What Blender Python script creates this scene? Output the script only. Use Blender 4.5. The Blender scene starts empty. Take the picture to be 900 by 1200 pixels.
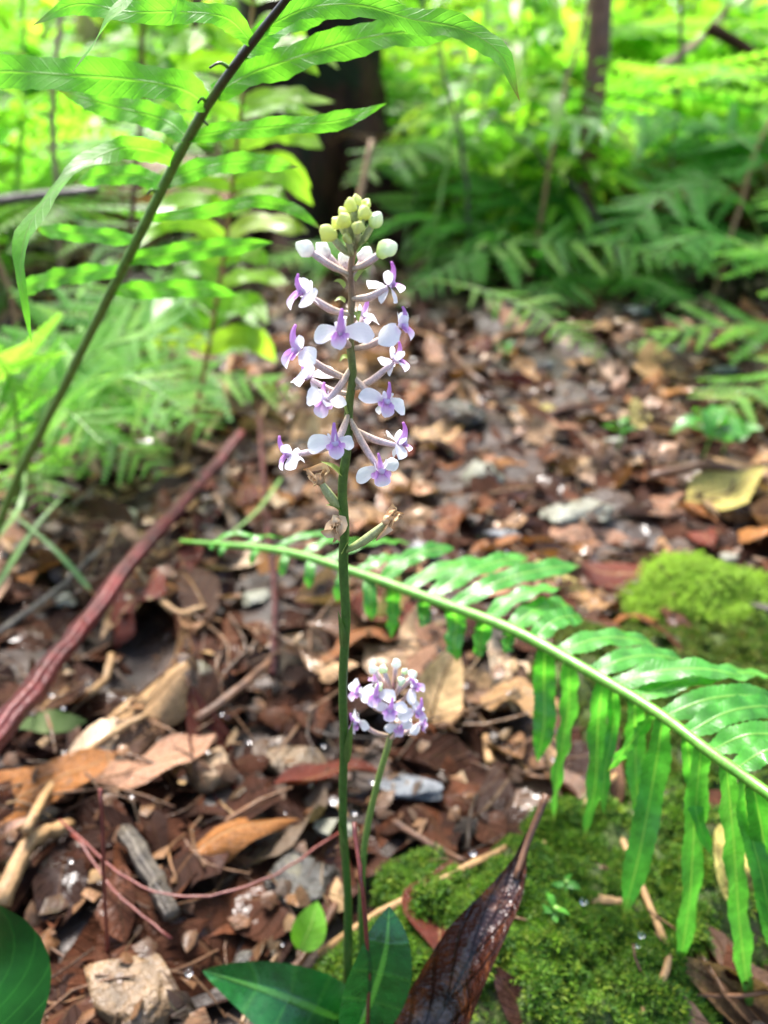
import bpy, math, random
import numpy as np
from mathutils import Vector, Matrix, noise as mnoise

random.seed(7)
rng = np.random.default_rng(7)
PI = math.pi
scene = bpy.context.scene
C = scene.collection

# ------------------------------------------------------------------ camera, sky, sun, exposure
CAM_H, PITCH, FPX = 0.338, math.radians(28.0), 873.0       # height above the floor, downward pitch, focal length in px of a 900x1200 frame
cam_d = bpy.data.cameras.new('camera'); cam = bpy.data.objects.new('camera', cam_d); C.objects.link(cam)
cam.location = (0, 0, CAM_H); cam.rotation_euler = (PI/2 - PITCH, 0, 0)
cam_d.sensor_fit = 'VERTICAL'; cam_d.sensor_height = 32.0; cam_d.sensor_width = 24.0
cam_d.lens = FPX/1200*32.0
cam_d.clip_start = 0.01; cam_d.clip_end = 200
cam_d.dof.use_dof = True; cam_d.dof.focus_distance = 0.198; cam_d.dof.aperture_fstop = 8.0
scene.camera = cam

SUN_EL, SUN_AZ = math.radians(57), math.radians(-22)        # azimuth from +Y (behind the subject) towards +X
world = bpy.data.worlds.new('World'); scene.world = world; world.use_nodes = True
wn = world.node_tree
bg = wn.nodes['Background']; bg.inputs['Strength'].default_value = 0.15
sky = wn.nodes.new('ShaderNodeTexSky'); sky.sky_type = 'NISHITA'; sky.sun_disc = False
sky.sun_elevation = SUN_EL; sky.sun_rotation = SUN_AZ
sky.air_density = 1.0; sky.dust_density = 3.0; sky.ozone_density = 1.0
wn.links.new(sky.outputs[0], bg.inputs[0])
sun_d = bpy.data.lights.new('sun', 'SUN'); sun = bpy.data.objects.new('sun', sun_d); C.objects.link(sun)
sun_d.energy = 4.0; sun_d.angle = math.radians(20); sun_d.color = (1.0, 0.975, 0.93)
sdir = Vector((math.sin(SUN_AZ)*math.cos(SUN_EL), math.cos(SUN_AZ)*math.cos(SUN_EL), math.sin(SUN_EL)))
sun.rotation_euler = sdir.to_track_quat('Z', 'Y').to_euler(); sun.location = (0.5, 1, 3)
vs = scene.view_settings
vs.view_transform = 'Standard'; vs.look = 'None'; vs.exposure = 1.75; vs.gamma = 1.0; vs.use_curve_mapping = False
scene.render.engine = 'CYCLES'
scene.cycles.use_denoising = True
scene.cycles.max_bounces = 5; scene.cycles.diffuse_bounces = 2; scene.cycles.glossy_bounces = 2
scene.cycles.transmission_bounces = 4; scene.cycles.transparent_max_bounces = 4
scene.cycles.caustics_reflective = False; scene.cycles.caustics_refractive = False
scene.cycles.sample_clamp_indirect = 6.0

# ------------------------------------------------------------------ photograph geometry -> places
CP = Vector((0, 0, CAM_H)); FW = Vector((0, math.cos(PITCH), -math.sin(PITCH))); UP = Vector((0, math.sin(PITCH), math.cos(PITCH))); RT = Vector((1, 0, 0))
def ray(px, py): return FW + RT*((px-450)/FPX) + UP*((600-py)/FPX)
def PD(px, py, d): return CP + ray(px, py)*d                      # at a distance along the axis
def PY(px, py, y): r = ray(px, py); return CP + r*(y/r.y)          # on the upright plane y
def PZ(px, py, z=0.0): r = ray(px, py); return CP + r*((z-CAM_H)/r.z)   # on the level plane z
def project(p):
    q = Vector(p)-CP; d = q.dot(FW)
    if d < 1e-4: return (1e5, 1e5, d)
    return 450+FPX*q.dot(RT)/d, 600-FPX*q.dot(UP)/d, d
def px2m(n, d): return n*d/FPX

# ------------------------------------------------------------------ noise on arrays
_tab = np.random.default_rng(3).random((256, 256))
def vnoise(x, y):
    x = np.asarray(x, float); y = np.asarray(y, float)
    xi = np.floor(x).astype(int); yi = np.floor(y).astype(int); fx = x-xi; fy = y-yi
    fx = fx*fx*(3-2*fx); fy = fy*fy*(3-2*fy)
    a = _tab[xi % 256, yi % 256]; b = _tab[(xi+1) % 256, yi % 256]; c = _tab[xi % 256, (yi+1) % 256]; d = _tab[(xi+1) % 256, (yi+1) % 256]
    return (a*(1-fx)+b*fx)*(1-fy)+(c*(1-fx)+d*fx)*fy - 0.5

# mossy mounds: (centre x, y, radius x, radius y, height)
def _m(px, py, z, rx, ry, h): p = PZ(px, py, z); return (p.x, p.y, rx, ry, h)
MOUNDS = [_m(625, 1085, 0.03, 0.088, 0.062, 0.042), _m(800, 985, 0.03, 0.085, 0.06, 0.035), _m(790, 775, 0.02, 0.085, 0.075, 0.030), _m(880, 800, 0.02, 0.10, 0.09, 0.03)]
def lumps(x, y): return 0.30*vnoise(x*85, y*85+7)+0.22*vnoise(x*190+3, y*190)
def mound(x, y, grow=1.0):
    x = np.asarray(x, float); y = np.asarray(y, float); z = np.zeros_like(x)
    for cx, cy, rx, ry, h in MOUNDS:
        d = ((x-cx)/(rx*grow))**2+((y-cy)/(ry*grow))**2 + 0.7*vnoise(x*45+9, y*45)
        z = np.maximum(z, h*np.sqrt(np.clip(1-d, 0, 1))*(1+lumps(x, y)))
    return z
def gz(x, y):
    x = np.asarray(x, float); y = np.asarray(y, float)
    z = 0.030*vnoise(x*4+3, y*4+8)+0.016*vnoise(x*11, y*11+5)+0.007*vnoise(x*31, y*31)
    z = z*np.clip((np.abs(y)+0.2)/0.6, 0.5, 1.5)
    r = np.clip(y-2.3, 0, None)
    z = z + 0.20*r*np.clip(r, 0, 1) + 0.25*r*vnoise(x*0.9+40, y*0.9)*np.clip(4/(y*y+1), 0, 1)
    z = z + np.clip(0.06*(-x-0.75), 0, 1)
    return z

# ------------------------------------------------------------------ mesh helpers
class MB:
    def __init__(s): s.v = []; s.f = []; s.uv = []; s.t = []; s.mi = []; s.n = 0
    def add(s, v, f, uv=None, tint=0.0, mi=0):
        v = np.asarray(v, float).reshape(-1, 3)
        if uv is None: uv = np.zeros((len(v), 2))
        s.v.append(v); s.uv.append(np.asarray(uv, float)); s.t.append(np.full(len(v), tint))
        s.f.extend([tuple(i+s.n for i in q) for q in f]); s.mi.extend([mi]*len(f)); s.n += len(v)
        return s
    def mesh(s, name, mats, off=None, smooth=True):
        v = np.concatenate(s.v); uv = np.concatenate(s.uv); t = np.concatenate(s.t)
        if off is not None: v = v-np.array(off)
        return mesh_arrays(name, v, s.f, uv, t, mats, s.mi, smooth)
def mesh_arrays(name, v, faces, uv, t, mats, mi=None, smooth=True):
    me = bpy.data.meshes.new(name)
    if isinstance(faces, np.ndarray):
        nf, k = faces.shape
        me.vertices.add(len(v)); me.vertices.foreach_set('co', np.ascontiguousarray(v, dtype=np.float32).ravel())
        me.loops.add(nf*k); me.loops.foreach_set('vertex_index', faces.astype(np.int32).ravel())
        me.polygons.add(nf); me.polygons.foreach_set('loop_start', np.arange(0, nf*k, k, dtype=np.int32))
        me.update(calc_edges=True)
    else:
        me.from_pydata([tuple(p) for p in v], [], faces)
    if smooth: me.polygons.foreach_set('use_smooth', np.ones(len(me.polygons), dtype=bool))
    if mi is not None and len(set(mi)) > 1: me.polygons.foreach_set('material_index', np.array(mi, dtype=np.int32))
    li = np.zeros(len(me.loops), dtype=np.int32); me.loops.foreach_get('vertex_index', li)
    ul = me.uv_layers.new(name='uv'); ul.data.foreach_set('uv', np.ascontiguousarray(uv[li], dtype=np.float32).ravel())
    if t is not None and np.any(t):
        a = me.attributes.new('tint', 'FLOAT', 'POINT'); a.data.foreach_set('value', np.asarray(t, dtype=np.float32))
    for m in (mats if isinstance(mats, (list, tuple)) else [mats]): me.materials.append(m)
    me.update()
    return me
ORG = {}
def link(name, me, parent=None, loc=None):
    o = bpy.data.objects.new(name, me); C.objects.link(o)
    if parent is not None: o.parent = parent
    if loc is not None: o.location = loc
    return o
def tag(o, label=None, cat=None, group=None, kind=None):
    if label: o['label'] = label
    if cat: o['category'] = cat
    if group: o['group'] = group
    if kind: o['kind'] = kind
    return o
def thing(name, label, cat, loc, group=None):
    o = bpy.data.objects.new(name, None); C.objects.link(o); o.location = loc; o.empty_display_size = 0.01
    ORG[o] = Vector(loc)
    return tag(o, label, cat, group)
def part(name, mb, mat, parent, smooth=True):
    """mb in world coordinates -> child of a translated-only parent"""
    w = ORG[parent]
    o = link(name, mb.mesh(name, mat, w, smooth), parent); ORG[o] = w
    return o
def single(name, mb, mat, label, cat, group=None, kind=None, smooth=True):
    v = np.concatenate(mb.v); c = v.mean(0); c[2] = v[:, 2].min()
    o = link(name, mb.mesh(name, mat, c, smooth), None, c); ORG[o] = Vector(c)
    return tag(o, label, cat, group, kind)

def catmull(pts, n):
    """smooth resample to n points"""
    P = np.array([tuple(p) for p in pts], float)
    if len(P) == 2: return P[0]+(P[1]-P[0])*np.linspace(0, 1, n)[:, None]
    Q = np.vstack([2*P[0]-P[1], P, 2*P[-1]-P[-2]])
    out = []
    for t in np.linspace(0, len(P)-1-1e-9, n):
        i = int(t); u = t-i; a, b, c, d = Q[i], Q[i+1], Q[i+2], Q[i+3]
        out.append(0.5*((2*b)+(-a+c)*u+(2*a-5*b+4*c-d)*u*u+(-a+3*b-3*c+d)*u**3))
    return np.array(out)
def norm(a): return a/np.maximum(np.linalg.norm(a, axis=-1, keepdims=True), 1e-12)
def tangents(S): return norm(np.gradient(S, axis=0))
def tube(S, R, k=8, tint=0.0, cap=True, bump=0.0, mb=None):
    S = np.asarray(S, float); n = len(S); R = np.broadcast_to(np.asarray(R, float), (n,)).copy()
    T = tangents(S)
    a = np.array([0, 0, 1.0]) if abs(T[0][2]) < 0.9 else np.array([1.0, 0, 0])
    N = []; cur = norm(a-T[0]*a.dot(T[0]))
    for i in range(n):
        cur = cur-T[i]*cur.dot(T[i]); cur = cur/max(np.linalg.norm(cur), 1e-9); N.append(cur)
    N = np.array(N); B = np.cross(T, N)
    v = []; uv = []
    for i in range(n):
        for j in range(k):
            ang = 2*PI*j/k; r = R[i]*(1+bump*(random.random()-0.5))
            v.append(S[i]+(N[i]*math.cos(ang)+B[i]*math.sin(ang))*r); uv.append((i/(n-1), j/k))
    f = [(i*k+j, i*k+(j+1) % k, (i+1)*k+(j+1) % k, (i+1)*k+j) for i in range(n-1) for j in range(k)]
    if cap:
        f.append(tuple(range(k-1, -1, -1))); f.append(tuple((n-1)*k+j for j in range(k)))
    mb = mb or MB(); mb.add(v, f, uv, tint); return mb
def ribbon(S, Nn, W, nv=5, fold=0.0, cup=0.0, wave=0.0, wfreq=3.0, serr=0.0, twist=None, tint=0.0, mb=None, mi=0, lift=0.0):
    """a leaf blade along spine S; Nn = up vectors, W = half widths"""
    S = np.asarray(S, float); n = len(S); W = np.broadcast_to(np.asarray(W, float), (n,))
    T = tangents(S); Nn = np.broadcast_to(np.asarray(Nn, float), (n, 3)); B = norm(np.cross(Nn, T)); N = norm(np.cross(T, B))
    if twist is not None:
        tw = np.broadcast_to(np.asarray(twist, float), (n,))[:, None]
        B, N = B*np.cos(tw)+N*np.sin(tw), N*np.cos(tw)-B*np.sin(tw)
    v = []; uv = []; ph = random.random()*6.28; ph2 = random.random()*6.28
    for i in range(n):
        u = i/(n-1)
        for j in range(nv):
            s = 2*j/(nv-1)-1; w = W[i]
            if serr and abs(s) > 0.99: w = w*(1+serr*((i % 2)*2-1))
            h = fold*abs(s)*W[i]+cup*s*s*W[i]+wave*W[i]*abs(s)*math.sin(u*6.28*wfreq+(ph if s > 0 else ph2))
            v.append(S[i]+B[i]*(s*w)+N[i]*h); uv.append((u, j/(nv-1)))
    f = [(i*nv+j, i*nv+j+1, (i+1)*nv+j+1, (i+1)*nv+j) for i in range(n-1) for j in range(nv-1)]
    mb = mb or MB(); mb.add(v, f, uv, tint, mi); return mb
def blob(center, r, sub=2, rough=0.25, freq=1.6, seed=0, squash=None, mb=None, tint=0.0):
    """uneven rounded lump"""
    v, f = ICO[sub]
    out = []
    for p in v:
        q = Vector(p); d = 1+rough*mnoise.noise(q*freq+Vector((seed*7.3, seed*3.1, seed)))+0.4*rough*mnoise.noise(q*freq*2.7+Vector((seed, 5, 1)))
        out.append((q.x*d*r[0]+center[0], q.y*d*r[1]+center[1], q.z*d*r[2]+center[2]))
    mb = mb or MB(); mb.add(out, f, [(p[0]*.5+.5, p[2]*.5+.5) for p in v], tint); return mb
def _ico(sub):
    import bmesh
    bm = bmesh.new(); bmesh.ops.create_icosphere(bm, subdivisions=sub, radius=1)
    bm.verts.ensure_lookup_table()
    r = ([tuple(v.co) for v in bm.verts], [tuple(v.index for v in q.verts) for q in bm.faces]); bm.free(); return r
ICO = {i: _ico(i) for i in (1, 2, 3, 4)}
def merge(base, mats, tints):
    """copies of small base meshes [(v, f(quads/tris ndarray), uv)] by 4x4 matrices -> arrays"""
    V = []; F = []; U = []; T = []; off = 0
    for (v, f, uv), Ms, ts in zip(base, mats, tints):
        if not len(Ms): continue
        Ms = np.asarray(Ms, float); nv = len(v)
        w = np.einsum('kij,nj->kni', Ms[:, :3, :3], v)+Ms[:, None, :3, 3]
        V.append(w.reshape(-1, 3)); k = len(Ms)
        F.append((f[None]+(np.arange(k)*nv)[:, None, None]+off).reshape(-1, f.shape[1])); off += k*nv
        U.append(np.tile(uv, (k, 1))); T.append(np.repeat(np.asarray(ts, float), nv))
    return np.concatenate(V), np.concatenate(F), np.concatenate(U), np.concatenate(T)
def mb_base(mb):
    v = np.concatenate(mb.v); f = np.array([q if len(q) == 4 else tuple(q)+(q[-1],) for q in mb.f]); return v, f, np.concatenate(mb.uv)
def basis(x, n, pos, s=1.0):
    """matrix with X along x, Z near n"""
    x = Vector(x).normalized(); n = Vector(n); y = n.cross(x)
    if y.length < 1e-6: y = Vector((0, 1, 0)).cross(x)
    y.normalize(); z = x.cross(y)
    M = Matrix((x*s, y*s, z*s)).transposed().to_4x4(); M.translation = pos
    return M

# ------------------------------------------------------------------ materials
def srgb(h):
    h = h.lstrip('#'); c = [int(h[i:i+2], 16)/255 for i in (0, 2, 4)]
    return tuple((x/12.92 if x <= 0.04045 else ((x+0.055)/1.055)**2.4) for x in c)
class NT:
    def __init__(s, name):
        s.m = bpy.data.materials.new(name); s.m.use_nodes = True; s.t = s.m.node_tree
        s.b = s.t.nodes['Principled BSDF']; s.o = s.t.nodes['Material Output']
    def n(s, typ, ins=None, **kw):
        d = s.t.nodes.new(typ)
        for k, v in kw.items(): setattr(d, k, v)
        for k, v in (ins or {}).items(): s.set(d.inputs[k], v)
        return d
    def set(s, sock, v):
        if isinstance(v, bpy.types.NodeSocket): s.t.links.new(v, sock)
        elif isinstance(v, tuple) and len(v) == 3 and sock.type == 'RGBA': sock.default_value = (*v, 1)
        else: sock.default_value = v
    def math(s, op, a, b=0.0, clamp=False):
        d = s.n('ShaderNodeMath', operation=op, use_clamp=clamp); s.set(d.inputs[0], a); s.set(d.inputs[1], b); return d.outputs[0]
    def mix(s, fac, a, b, blend='MIX'):
        d = s.n('ShaderNodeMix', data_type='RGBA', blend_type=blend); s.set(d.inputs[0], fac); s.set(d.inputs[6], a); s.set(d.inputs[7], b); return d.outputs[2]
    def ramp(s, fac, stops, interp='LINEAR'):
        d = s.n('ShaderNodeValToRGB'); cr = d.color_ramp; cr.interpolation = interp
        while len(cr.elements) < len(stops): cr.elements.new(0.5)
        for e, (p, c) in zip(cr.elements, stops): e.position = p; e.color = (*c, 1)
        s.set(d.inputs[0], fac); return d.outputs[0]
    def noise(s, scale, detail=3.0, rough=0.55, vec=None, dist=0.0):
        d = s.n('ShaderNodeTexNoise', {'Scale': scale, 'Detail': detail, 'Roughness': rough, 'Distortion': dist})
        if vec is not None: s.set(d.inputs['Vector'], vec)
        return d.outputs['Fac']
    def maprange(s, v, a, b, c=0.0, d=1.0, smooth=False):
        q = s.n('ShaderNodeMapRange', {0: v, 1: a, 2: b, 3: c, 4: d}); q.clamp = True
        if smooth: q.interpolation_type = 'SMOOTHSTEP'
        return q.outputs[0]
    def rnd(s):
        a = s.n('ShaderNodeAttribute', attribute_name='tint').outputs['Fac']; o = s.n('ShaderNodeObjectInfo').outputs['Random']
        return s.math('FRACT', s.math('ADD', a, o))
    def coords(s, rnd=None):
        c = s.n('ShaderNodeTexCoord').outputs['Object']
        if rnd is None: return c
        d = s.n('ShaderNodeVectorMath', operation='ADD'); s.set(d.inputs[0], c)
        k = s.n('ShaderNodeCombineXYZ', {0: s.math('MULTIPLY', rnd, 13.0), 1: s.math('MULTIPLY', rnd, 7.0), 2: rnd}); s.set(d.inputs[1], k.outputs[0]); return d.outputs[0]
    def uv(s):
        d = s.n('ShaderNodeSeparateXYZ', {0: s.n('ShaderNodeTexCoord').outputs['UV']}); return d.outputs[0], d.outputs[1]
    def bump(s, h, strength=0.3, dist=0.001): return s.n('ShaderNodeBump', {'Height': h, 'Strength': strength, 'Distance': dist}).outputs[0]

def leaf_mat(name, stops, trans=0.35, rough=(0.25, 0.5), nscale=60.0, var=0.35, vein=9.0, slope=6.0, mid=0.05, midcol=None, blotch=None, blotch_amt=0.5,
             bump=0.35, spec=0.5, tcol=1.25, bdist=0.0006, wet=0.0, tip=None, redge=(0.35, 0.65), vamt=0.16, film=(0.50, 0.60)):
    """leaf blades: midrib and side veins from the blade's own UV, mottled colour, part translucent"""
    s = NT(name); r = s.rnd(); co = s.coords(r); u, v = s.uv()
    col = s.ramp(r, stops)
    n1 = s.noise(nscale, 4, 0.6, co); n2 = s.noise(nscale*4, 3, 0.6, co)
    col = s.mix(1.0, col, s.ramp(n1, [(0.3, (1-var,)*3), (0.7, (1+var*0.6,)*3)]), 'MULTIPLY')
    if blotch: col = s.mix(s.math('MULTIPLY', s.maprange(s.noise(nscale*0.6, 5, 0.65, co, 1.0), 0.52, 0.66), blotch_amt), col, blotch)
    if tip: col = s.mix(s.math('MULTIPLY', s.maprange(s.math('ADD', u, s.math('MULTIPLY', n1, 0.12)), 0.96, 1.06), s.math('GREATER_THAN', r, 0.35)), col, tip)
    av = s.math('ABSOLUTE', s.math('SUBTRACT', v, 0.5))
    mrib = s.maprange(av, mid, mid*0.3, 0, 1, True)
    if midcol: col = s.mix(s.math('MULTIPLY', mrib, 0.85), col, midcol)
    w = s.math('ABSOLUTE', s.math('SUBTRACT', s.math('FRACT', s.math('SUBTRACT', s.math('MULTIPLY', u, vein), s.math('MULTIPLY', av, slope))), 0.5))
    vn = s.maprange(w, 0.12, 0.0, 0, 1, True)
    col = s.mix(s.math('MULTIPLY', vn, vamt), col, midcol or (0.4, 0.4, 0.2))
    h = s.math('ADD', s.math('MULTIPLY', mrib, -1.0), s.math('ADD', s.math('MULTIPLY', vn, -0.5), s.math('MULTIPLY', n2, 0.8)))
    nb = s.bump(h, bump, bdist)
    b = s.b; s.set(b.inputs['Base Color'], col); s.set(b.inputs['Normal'], nb)
    s.set(b.inputs['Roughness'], s.maprange(s.noise(nscale*0.8, 3, 0.6, co), redge[0], redge[1], rough[0], rough[1]))
    b.inputs['Specular IOR Level'].default_value = spec
    if wet:                                              # a broken film of rain water
        s.set(b.inputs['Coat Weight'], s.maprange(s.noise(nscale*0.5, 4, 0.7, co), film[0], film[1], 0.0, wet)); b.inputs['Coat Roughness'].default_value = 0.07; b.inputs['Coat IOR'].default_value = 1.33
        s.set(b.inputs['Coat Normal'], s.bump(s.noise(nscale*2.2, 3, 0.6, co), 0.5, 0.0015))
    if trans > 0:
        tc = s.mix(1.0, col, (tcol*0.92, tcol, tcol*0.55), 'MULTIPLY')
        tr = s.n('ShaderNodeBsdfTranslucent', {'Color': tc, 'Normal': nb})
        mx = s.n('ShaderNodeMixShader', {0: trans, 1: b.outputs[0], 2: tr.outputs[0]}); s.set(s.o.inputs[0], mx.outputs[0])
    return s.m
def petal_mat(name, stops, vstops=None, trans=0.5, edge=None):
    """petals: colour runs along the blade, faint veins, a waxy sparkle"""
    s = NT(name); r = s.rnd(); co = s.coords(r); u, v = s.uv()
    uu = s.math('ADD', u, s.math('MULTIPLY', s.math('SUBTRACT', s.noise(900, 2, 0.5, co), 0.5), 0.25))
    col = s.ramp(uu, stops)
    av = s.math('ABSOLUTE', s.math('SUBTRACT', v, 0.5))
    if edge: col = s.mix(s.maprange(av, 0.22, 0.48), col, edge)
    w = s.math('ABSOLUTE', s.math('SUBTRACT', s.math('FRACT', s.math('MULTIPLY', v, 6.0)), 0.5))
    nb = s.bump(s.math('ADD', s.noise(2600, 2, 0.5, co), s.math('MULTIPLY', s.maprange(w, 0.0, 0.25), 0.8)), 0.35, 0.00018)
    b = s.b; s.set(b.inputs['Base Color'], col); s.set(b.inputs['Normal'], nb); b.inputs['Roughness'].default_value = 0.42
    b.inputs['Specular IOR Level'].default_value = 0.4
    tr = s.n('ShaderNodeBsdfTranslucent', {'Color': col}); mx = s.n('ShaderNodeMixShader', {0: trans, 1: b.outputs[0], 2: tr.outputs[0]}); s.set(s.o.inputs[0], mx.outputs[0])
    return s.m
def bark_mat(name, c1, c2, scale=40.0, rough=(0.35, 0.7), bump=0.6, bdist=0.002, stretch=1.0, c3=None, alongu=None, spec=0.5):
    """stems, twigs, bark, stones: mottled with relief"""
    s = NT(name); r = s.rnd(); co = s.coords(r); u, v = s.uv()
    n1 = s.noise(scale, 5, 0.62, co); n2 = s.noise(scale*5, 4, 0.6, co)
    col = s.ramp(n1, [(0.32, c1), (0.68, c2)])
    if alongu: col = s.mix(1.0, s.ramp(u, alongu), s.ramp(n1, [(0.3, (0.72,)*3), (0.7, (1.2,)*3)]), 'MULTIPLY')
    if c3: col = s.mix(s.maprange(s.noise(scale*0.7, 4, 0.6, co, 0.6), 0.55, 0.66), col, c3)
    col = s.mix(1.0, col, s.ramp(n2, [(0.3, (0.7,)*3), (0.7, (1.15,)*3)]), 'MULTIPLY')
    rib = s.math('SINE', s.math('MULTIPLY', v, 6.283*7)) if stretch > 1 else 0.0
    h = s.math('ADD', s.math('ADD', n1, s.math('MULTIPLY', n2, 0.5)), s.math('MULTIPLY', rib, 0.15))
    b = s.b; s.set(b.inputs['Base Color'], col); s.set(b.inputs['Normal'], s.bump(h, bump, bdist))
    s.set(b.inputs['Roughness'], s.maprange(s.noise(scale*0.9, 3, 0.6, co), 0.35, 0.65, rough[0], rough[1]))
    b.inputs['Specular IOR Level'].default_value = spec
    return s.m

M = {}
G = lambda *h: [(i/max(len(h)-1, 1), srgb(x)) for i, x in enumerate(h)]
# living leaves (base reflectances about 0.04 to 0.15)
M['fern'] = leaf_mat('fern_pinna', G('#4c9434', '#58a23c', '#50983a'), trans=0.45, rough=(0.26, 0.5), nscale=130, var=0.4, vamt=0.05, blotch=srgb('#3a7424'), blotch_amt=.6, tip=srgb('#6a5228'), wet=.5, film=(0.54, 0.64), vein=26, slope=3, mid=0.06, midcol=srgb('#7fae4a'), spec=0.6, bump=0.3, tcol=1.9)
M['fern_dark'] = leaf_mat('fern_pinna_upper', G('#5c9a2a', '#66a430', '#609c34'), trans=0.6, rough=(0.4, 0.62), nscale=90, var=0.35, vein=26, slope=3, mid=0.05, midcol=srgb('#6a9438'), spec=0.5, bump=0.3, tcol=2.2, vamt=0.03, blotch=srgb('#46741c'), blotch_amt=.55, tip=srgb('#6a5228'))
M['fern_yellow'] = leaf_mat('fern_pinna_yellowish', G('#6a9a26', '#86ac30', '#5a8f2a', '#94a83a'), trans=0.6, rough=(0.3, 0.5), nscale=60, var=0.3, vein=20, slope=3, mid=0.05, midcol=srgb('#8aa84a'), spec=0.4, bump=0.2, tcol=1.9)
M['lacy'] = leaf_mat('fern_pinnules', G('#5c9a30', '#78b03e', '#4c8a34', '#8cb848', '#669e38'), trans=0.55, rough=(0.4, 0.65), nscale=40, var=0.4, vein=3, slope=1, mid=0.03, spec=0.3, tcol=1.8)
M['lacy_dead'] = leaf_mat('fern_pinnules_dead', G('#6a4a2c', '#8a6640', '#4c3420'), trans=0.25, rough=(0.4, 0.7), nscale=20, var=0.4, vein=3, slope=1, mid=0.03, spec=0.3, tcol=1.2)
M['lacy_far'] = leaf_mat('fern_pinnules_far', G('#5f9c2a', '#84b83a', '#4c8c30', '#9cc44a'), trans=0.5, rough=(0.3, 0.55), nscale=20, var=0.35, vein=3, slope=1, mid=0.03, spec=0.45, tcol=1.9)
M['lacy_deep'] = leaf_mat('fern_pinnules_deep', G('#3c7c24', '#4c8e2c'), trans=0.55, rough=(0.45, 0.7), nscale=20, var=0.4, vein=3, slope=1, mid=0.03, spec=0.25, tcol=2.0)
M['shrub'] = leaf_mat('shrub_leaf', G('#5f9c26', '#92be38', '#4a8828', '#b0c64a', '#6caa3a'), trans=0.5, rough=(0.25, 0.45), nscale=25, var=0.3, vein=7, slope=3, mid=0.04, midcol=srgb('#94b050'), spec=0.5, tcol=1.9)
M['orchid_leaf'] = leaf_mat('orchid_leaf', G('#174e1e', '#1c5624'), trans=0.2, rough=(0.12, 0.4), nscale=140, var=0.4, vein=5, slope=0.5, mid=0.07, midcol=srgb('#4f8a38'), spec=0.55, bump=0.5)
M['glossy'] = leaf_mat('glossy_dark_leaf', G('#0e360c', '#0e360c'), trans=0.0, rough=(0.3, 0.5), nscale=60, var=0.35, vein=9, slope=4, mid=0.03, midcol=srgb('#2c6420'), spec=0.08, bump=0.2)
M['seedling'] = leaf_mat('seedling_leaf', G('#6fae34', '#79b83a'), trans=0.45, rough=(0.25, 0.4), nscale=120, var=0.2, vein=6, slope=3, mid=0.03, midcol=srgb('#a4cc60'), spec=0.5, tcol=1.5)
M['sprout'] = leaf_mat('sprout_leaf', G('#3a7a26', '#4c8c2c'), trans=0.35, rough=(0.25, 0.45), nscale=120, var=0.3, vein=6, slope=3, mid=0.03, midcol=srgb('#6a9a40'), spec=0.4, tcol=1.3)
M['grass'] = leaf_mat('grass_blade', G('#6f9a4a', '#7fa45a', '#5f8c3c'), trans=0.35, rough=(0.3, 0.5), nscale=60, var=0.3, vein=1, slope=0, mid=0.1, midcol=srgb('#a8bf80'), tcol=1.3)
M['moss'] = leaf_mat('moss_shoot', G('#284e10', '#447016', '#6c9422', '#244810', '#386214', '#7c9028', '#304e0e'), trans=0.35, rough=(0.5, 0.75), nscale=300, var=0.3, vein=1, slope=0, mid=0.02, spec=0.3, tcol=1.6)
M['moss_lime'] = leaf_mat('moss_cushion_shoot', G('#84a834', '#a4c448', '#6c9028', '#96aa40'), trans=0.4, rough=(0.5, 0.75), nscale=300, var=0.25, vein=1, slope=0, mid=0.02, spec=0.3, tcol=1.5)
M['moss_olive'] = leaf_mat('moss_olive_shoot', G('#3c5414', '#64721f', '#2e4a12', '#7a7028'), trans=0.3, rough=(0.5, 0.75), nscale=300, var=0.3, vein=1, slope=0, mid=0.02, spec=0.3, tcol=1.5)
# dead leaves, named by their colour
DEAD = {'russet': ('#8a5230', '#a0663c', '#784426'), 'tan': ('#c49664', '#b08050', '#d0a878'), 'dark brown': ('#3e2212', '#4e2c18', '#321a0e'),
        'pinkish brown': ('#bc8868', '#ca9a7a', '#a87658'), 'grey-brown': ('#7c6a58', '#8a7864', '#6c5a4a'), 'orange-brown': ('#a86a34', '#b87c42', '#945826'),
        'pale yellow': ('#c4b25c', '#d0be70', '#b8a850'), 'reddish': ('#6c2c1c', '#7c3624', '#5c2216')}
for k, h in DEAD.items():
    M['dead '+k] = leaf_mat('dead_leaf_'+k.replace(' ', '_').replace('-', '_'), G(*h), trans=0.12, rough=(0.12, 0.7), nscale=70, var=0.6, vein=8, slope=4, mid=0.035,
                            midcol=srgb('#6a4a2c') if k in ('tan', 'pale yellow', 'pinkish brown') else srgb('#a07a50'), blotch=srgb('#3a2214'), blotch_amt=0.55, bump=0.9, bdist=0.0016, spec=0.22, redge=(0.40, 0.48), wet=1.0, film=(0.48, 0.55), tcol=1.4)
M['debris'] = leaf_mat('debris', G('#34200f', '#5c3c24', '#8a6444', '#46301e', '#745036', '#2a1a10', '#a08058'), trans=0.05, rough=(0.2, 0.6), nscale=90, var=0.5, vein=5, slope=2, mid=0.04, blotch=srgb('#2e1c12'), bump=0.8, bdist=0.001, spec=0.4)
M['litter'] = leaf_mat('litter_mass', G('#3c2a1e', '#8c684c', '#c09c74', '#5c4232', '#ac8264', '#2e1e14', '#bc9276', '#d4b898', '#704e38'), trans=0.1, rough=(0.2, 0.55), nscale=70, var=0.5, vein=8, slope=4, mid=0.035, midcol=srgb('#8a6440'), blotch=srgb('#3a2214'), bump=0.9, bdist=0.0016, spec=0.22, redge=(0.40, 0.48), wet=1.0, film=(0.48, 0.55))
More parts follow.
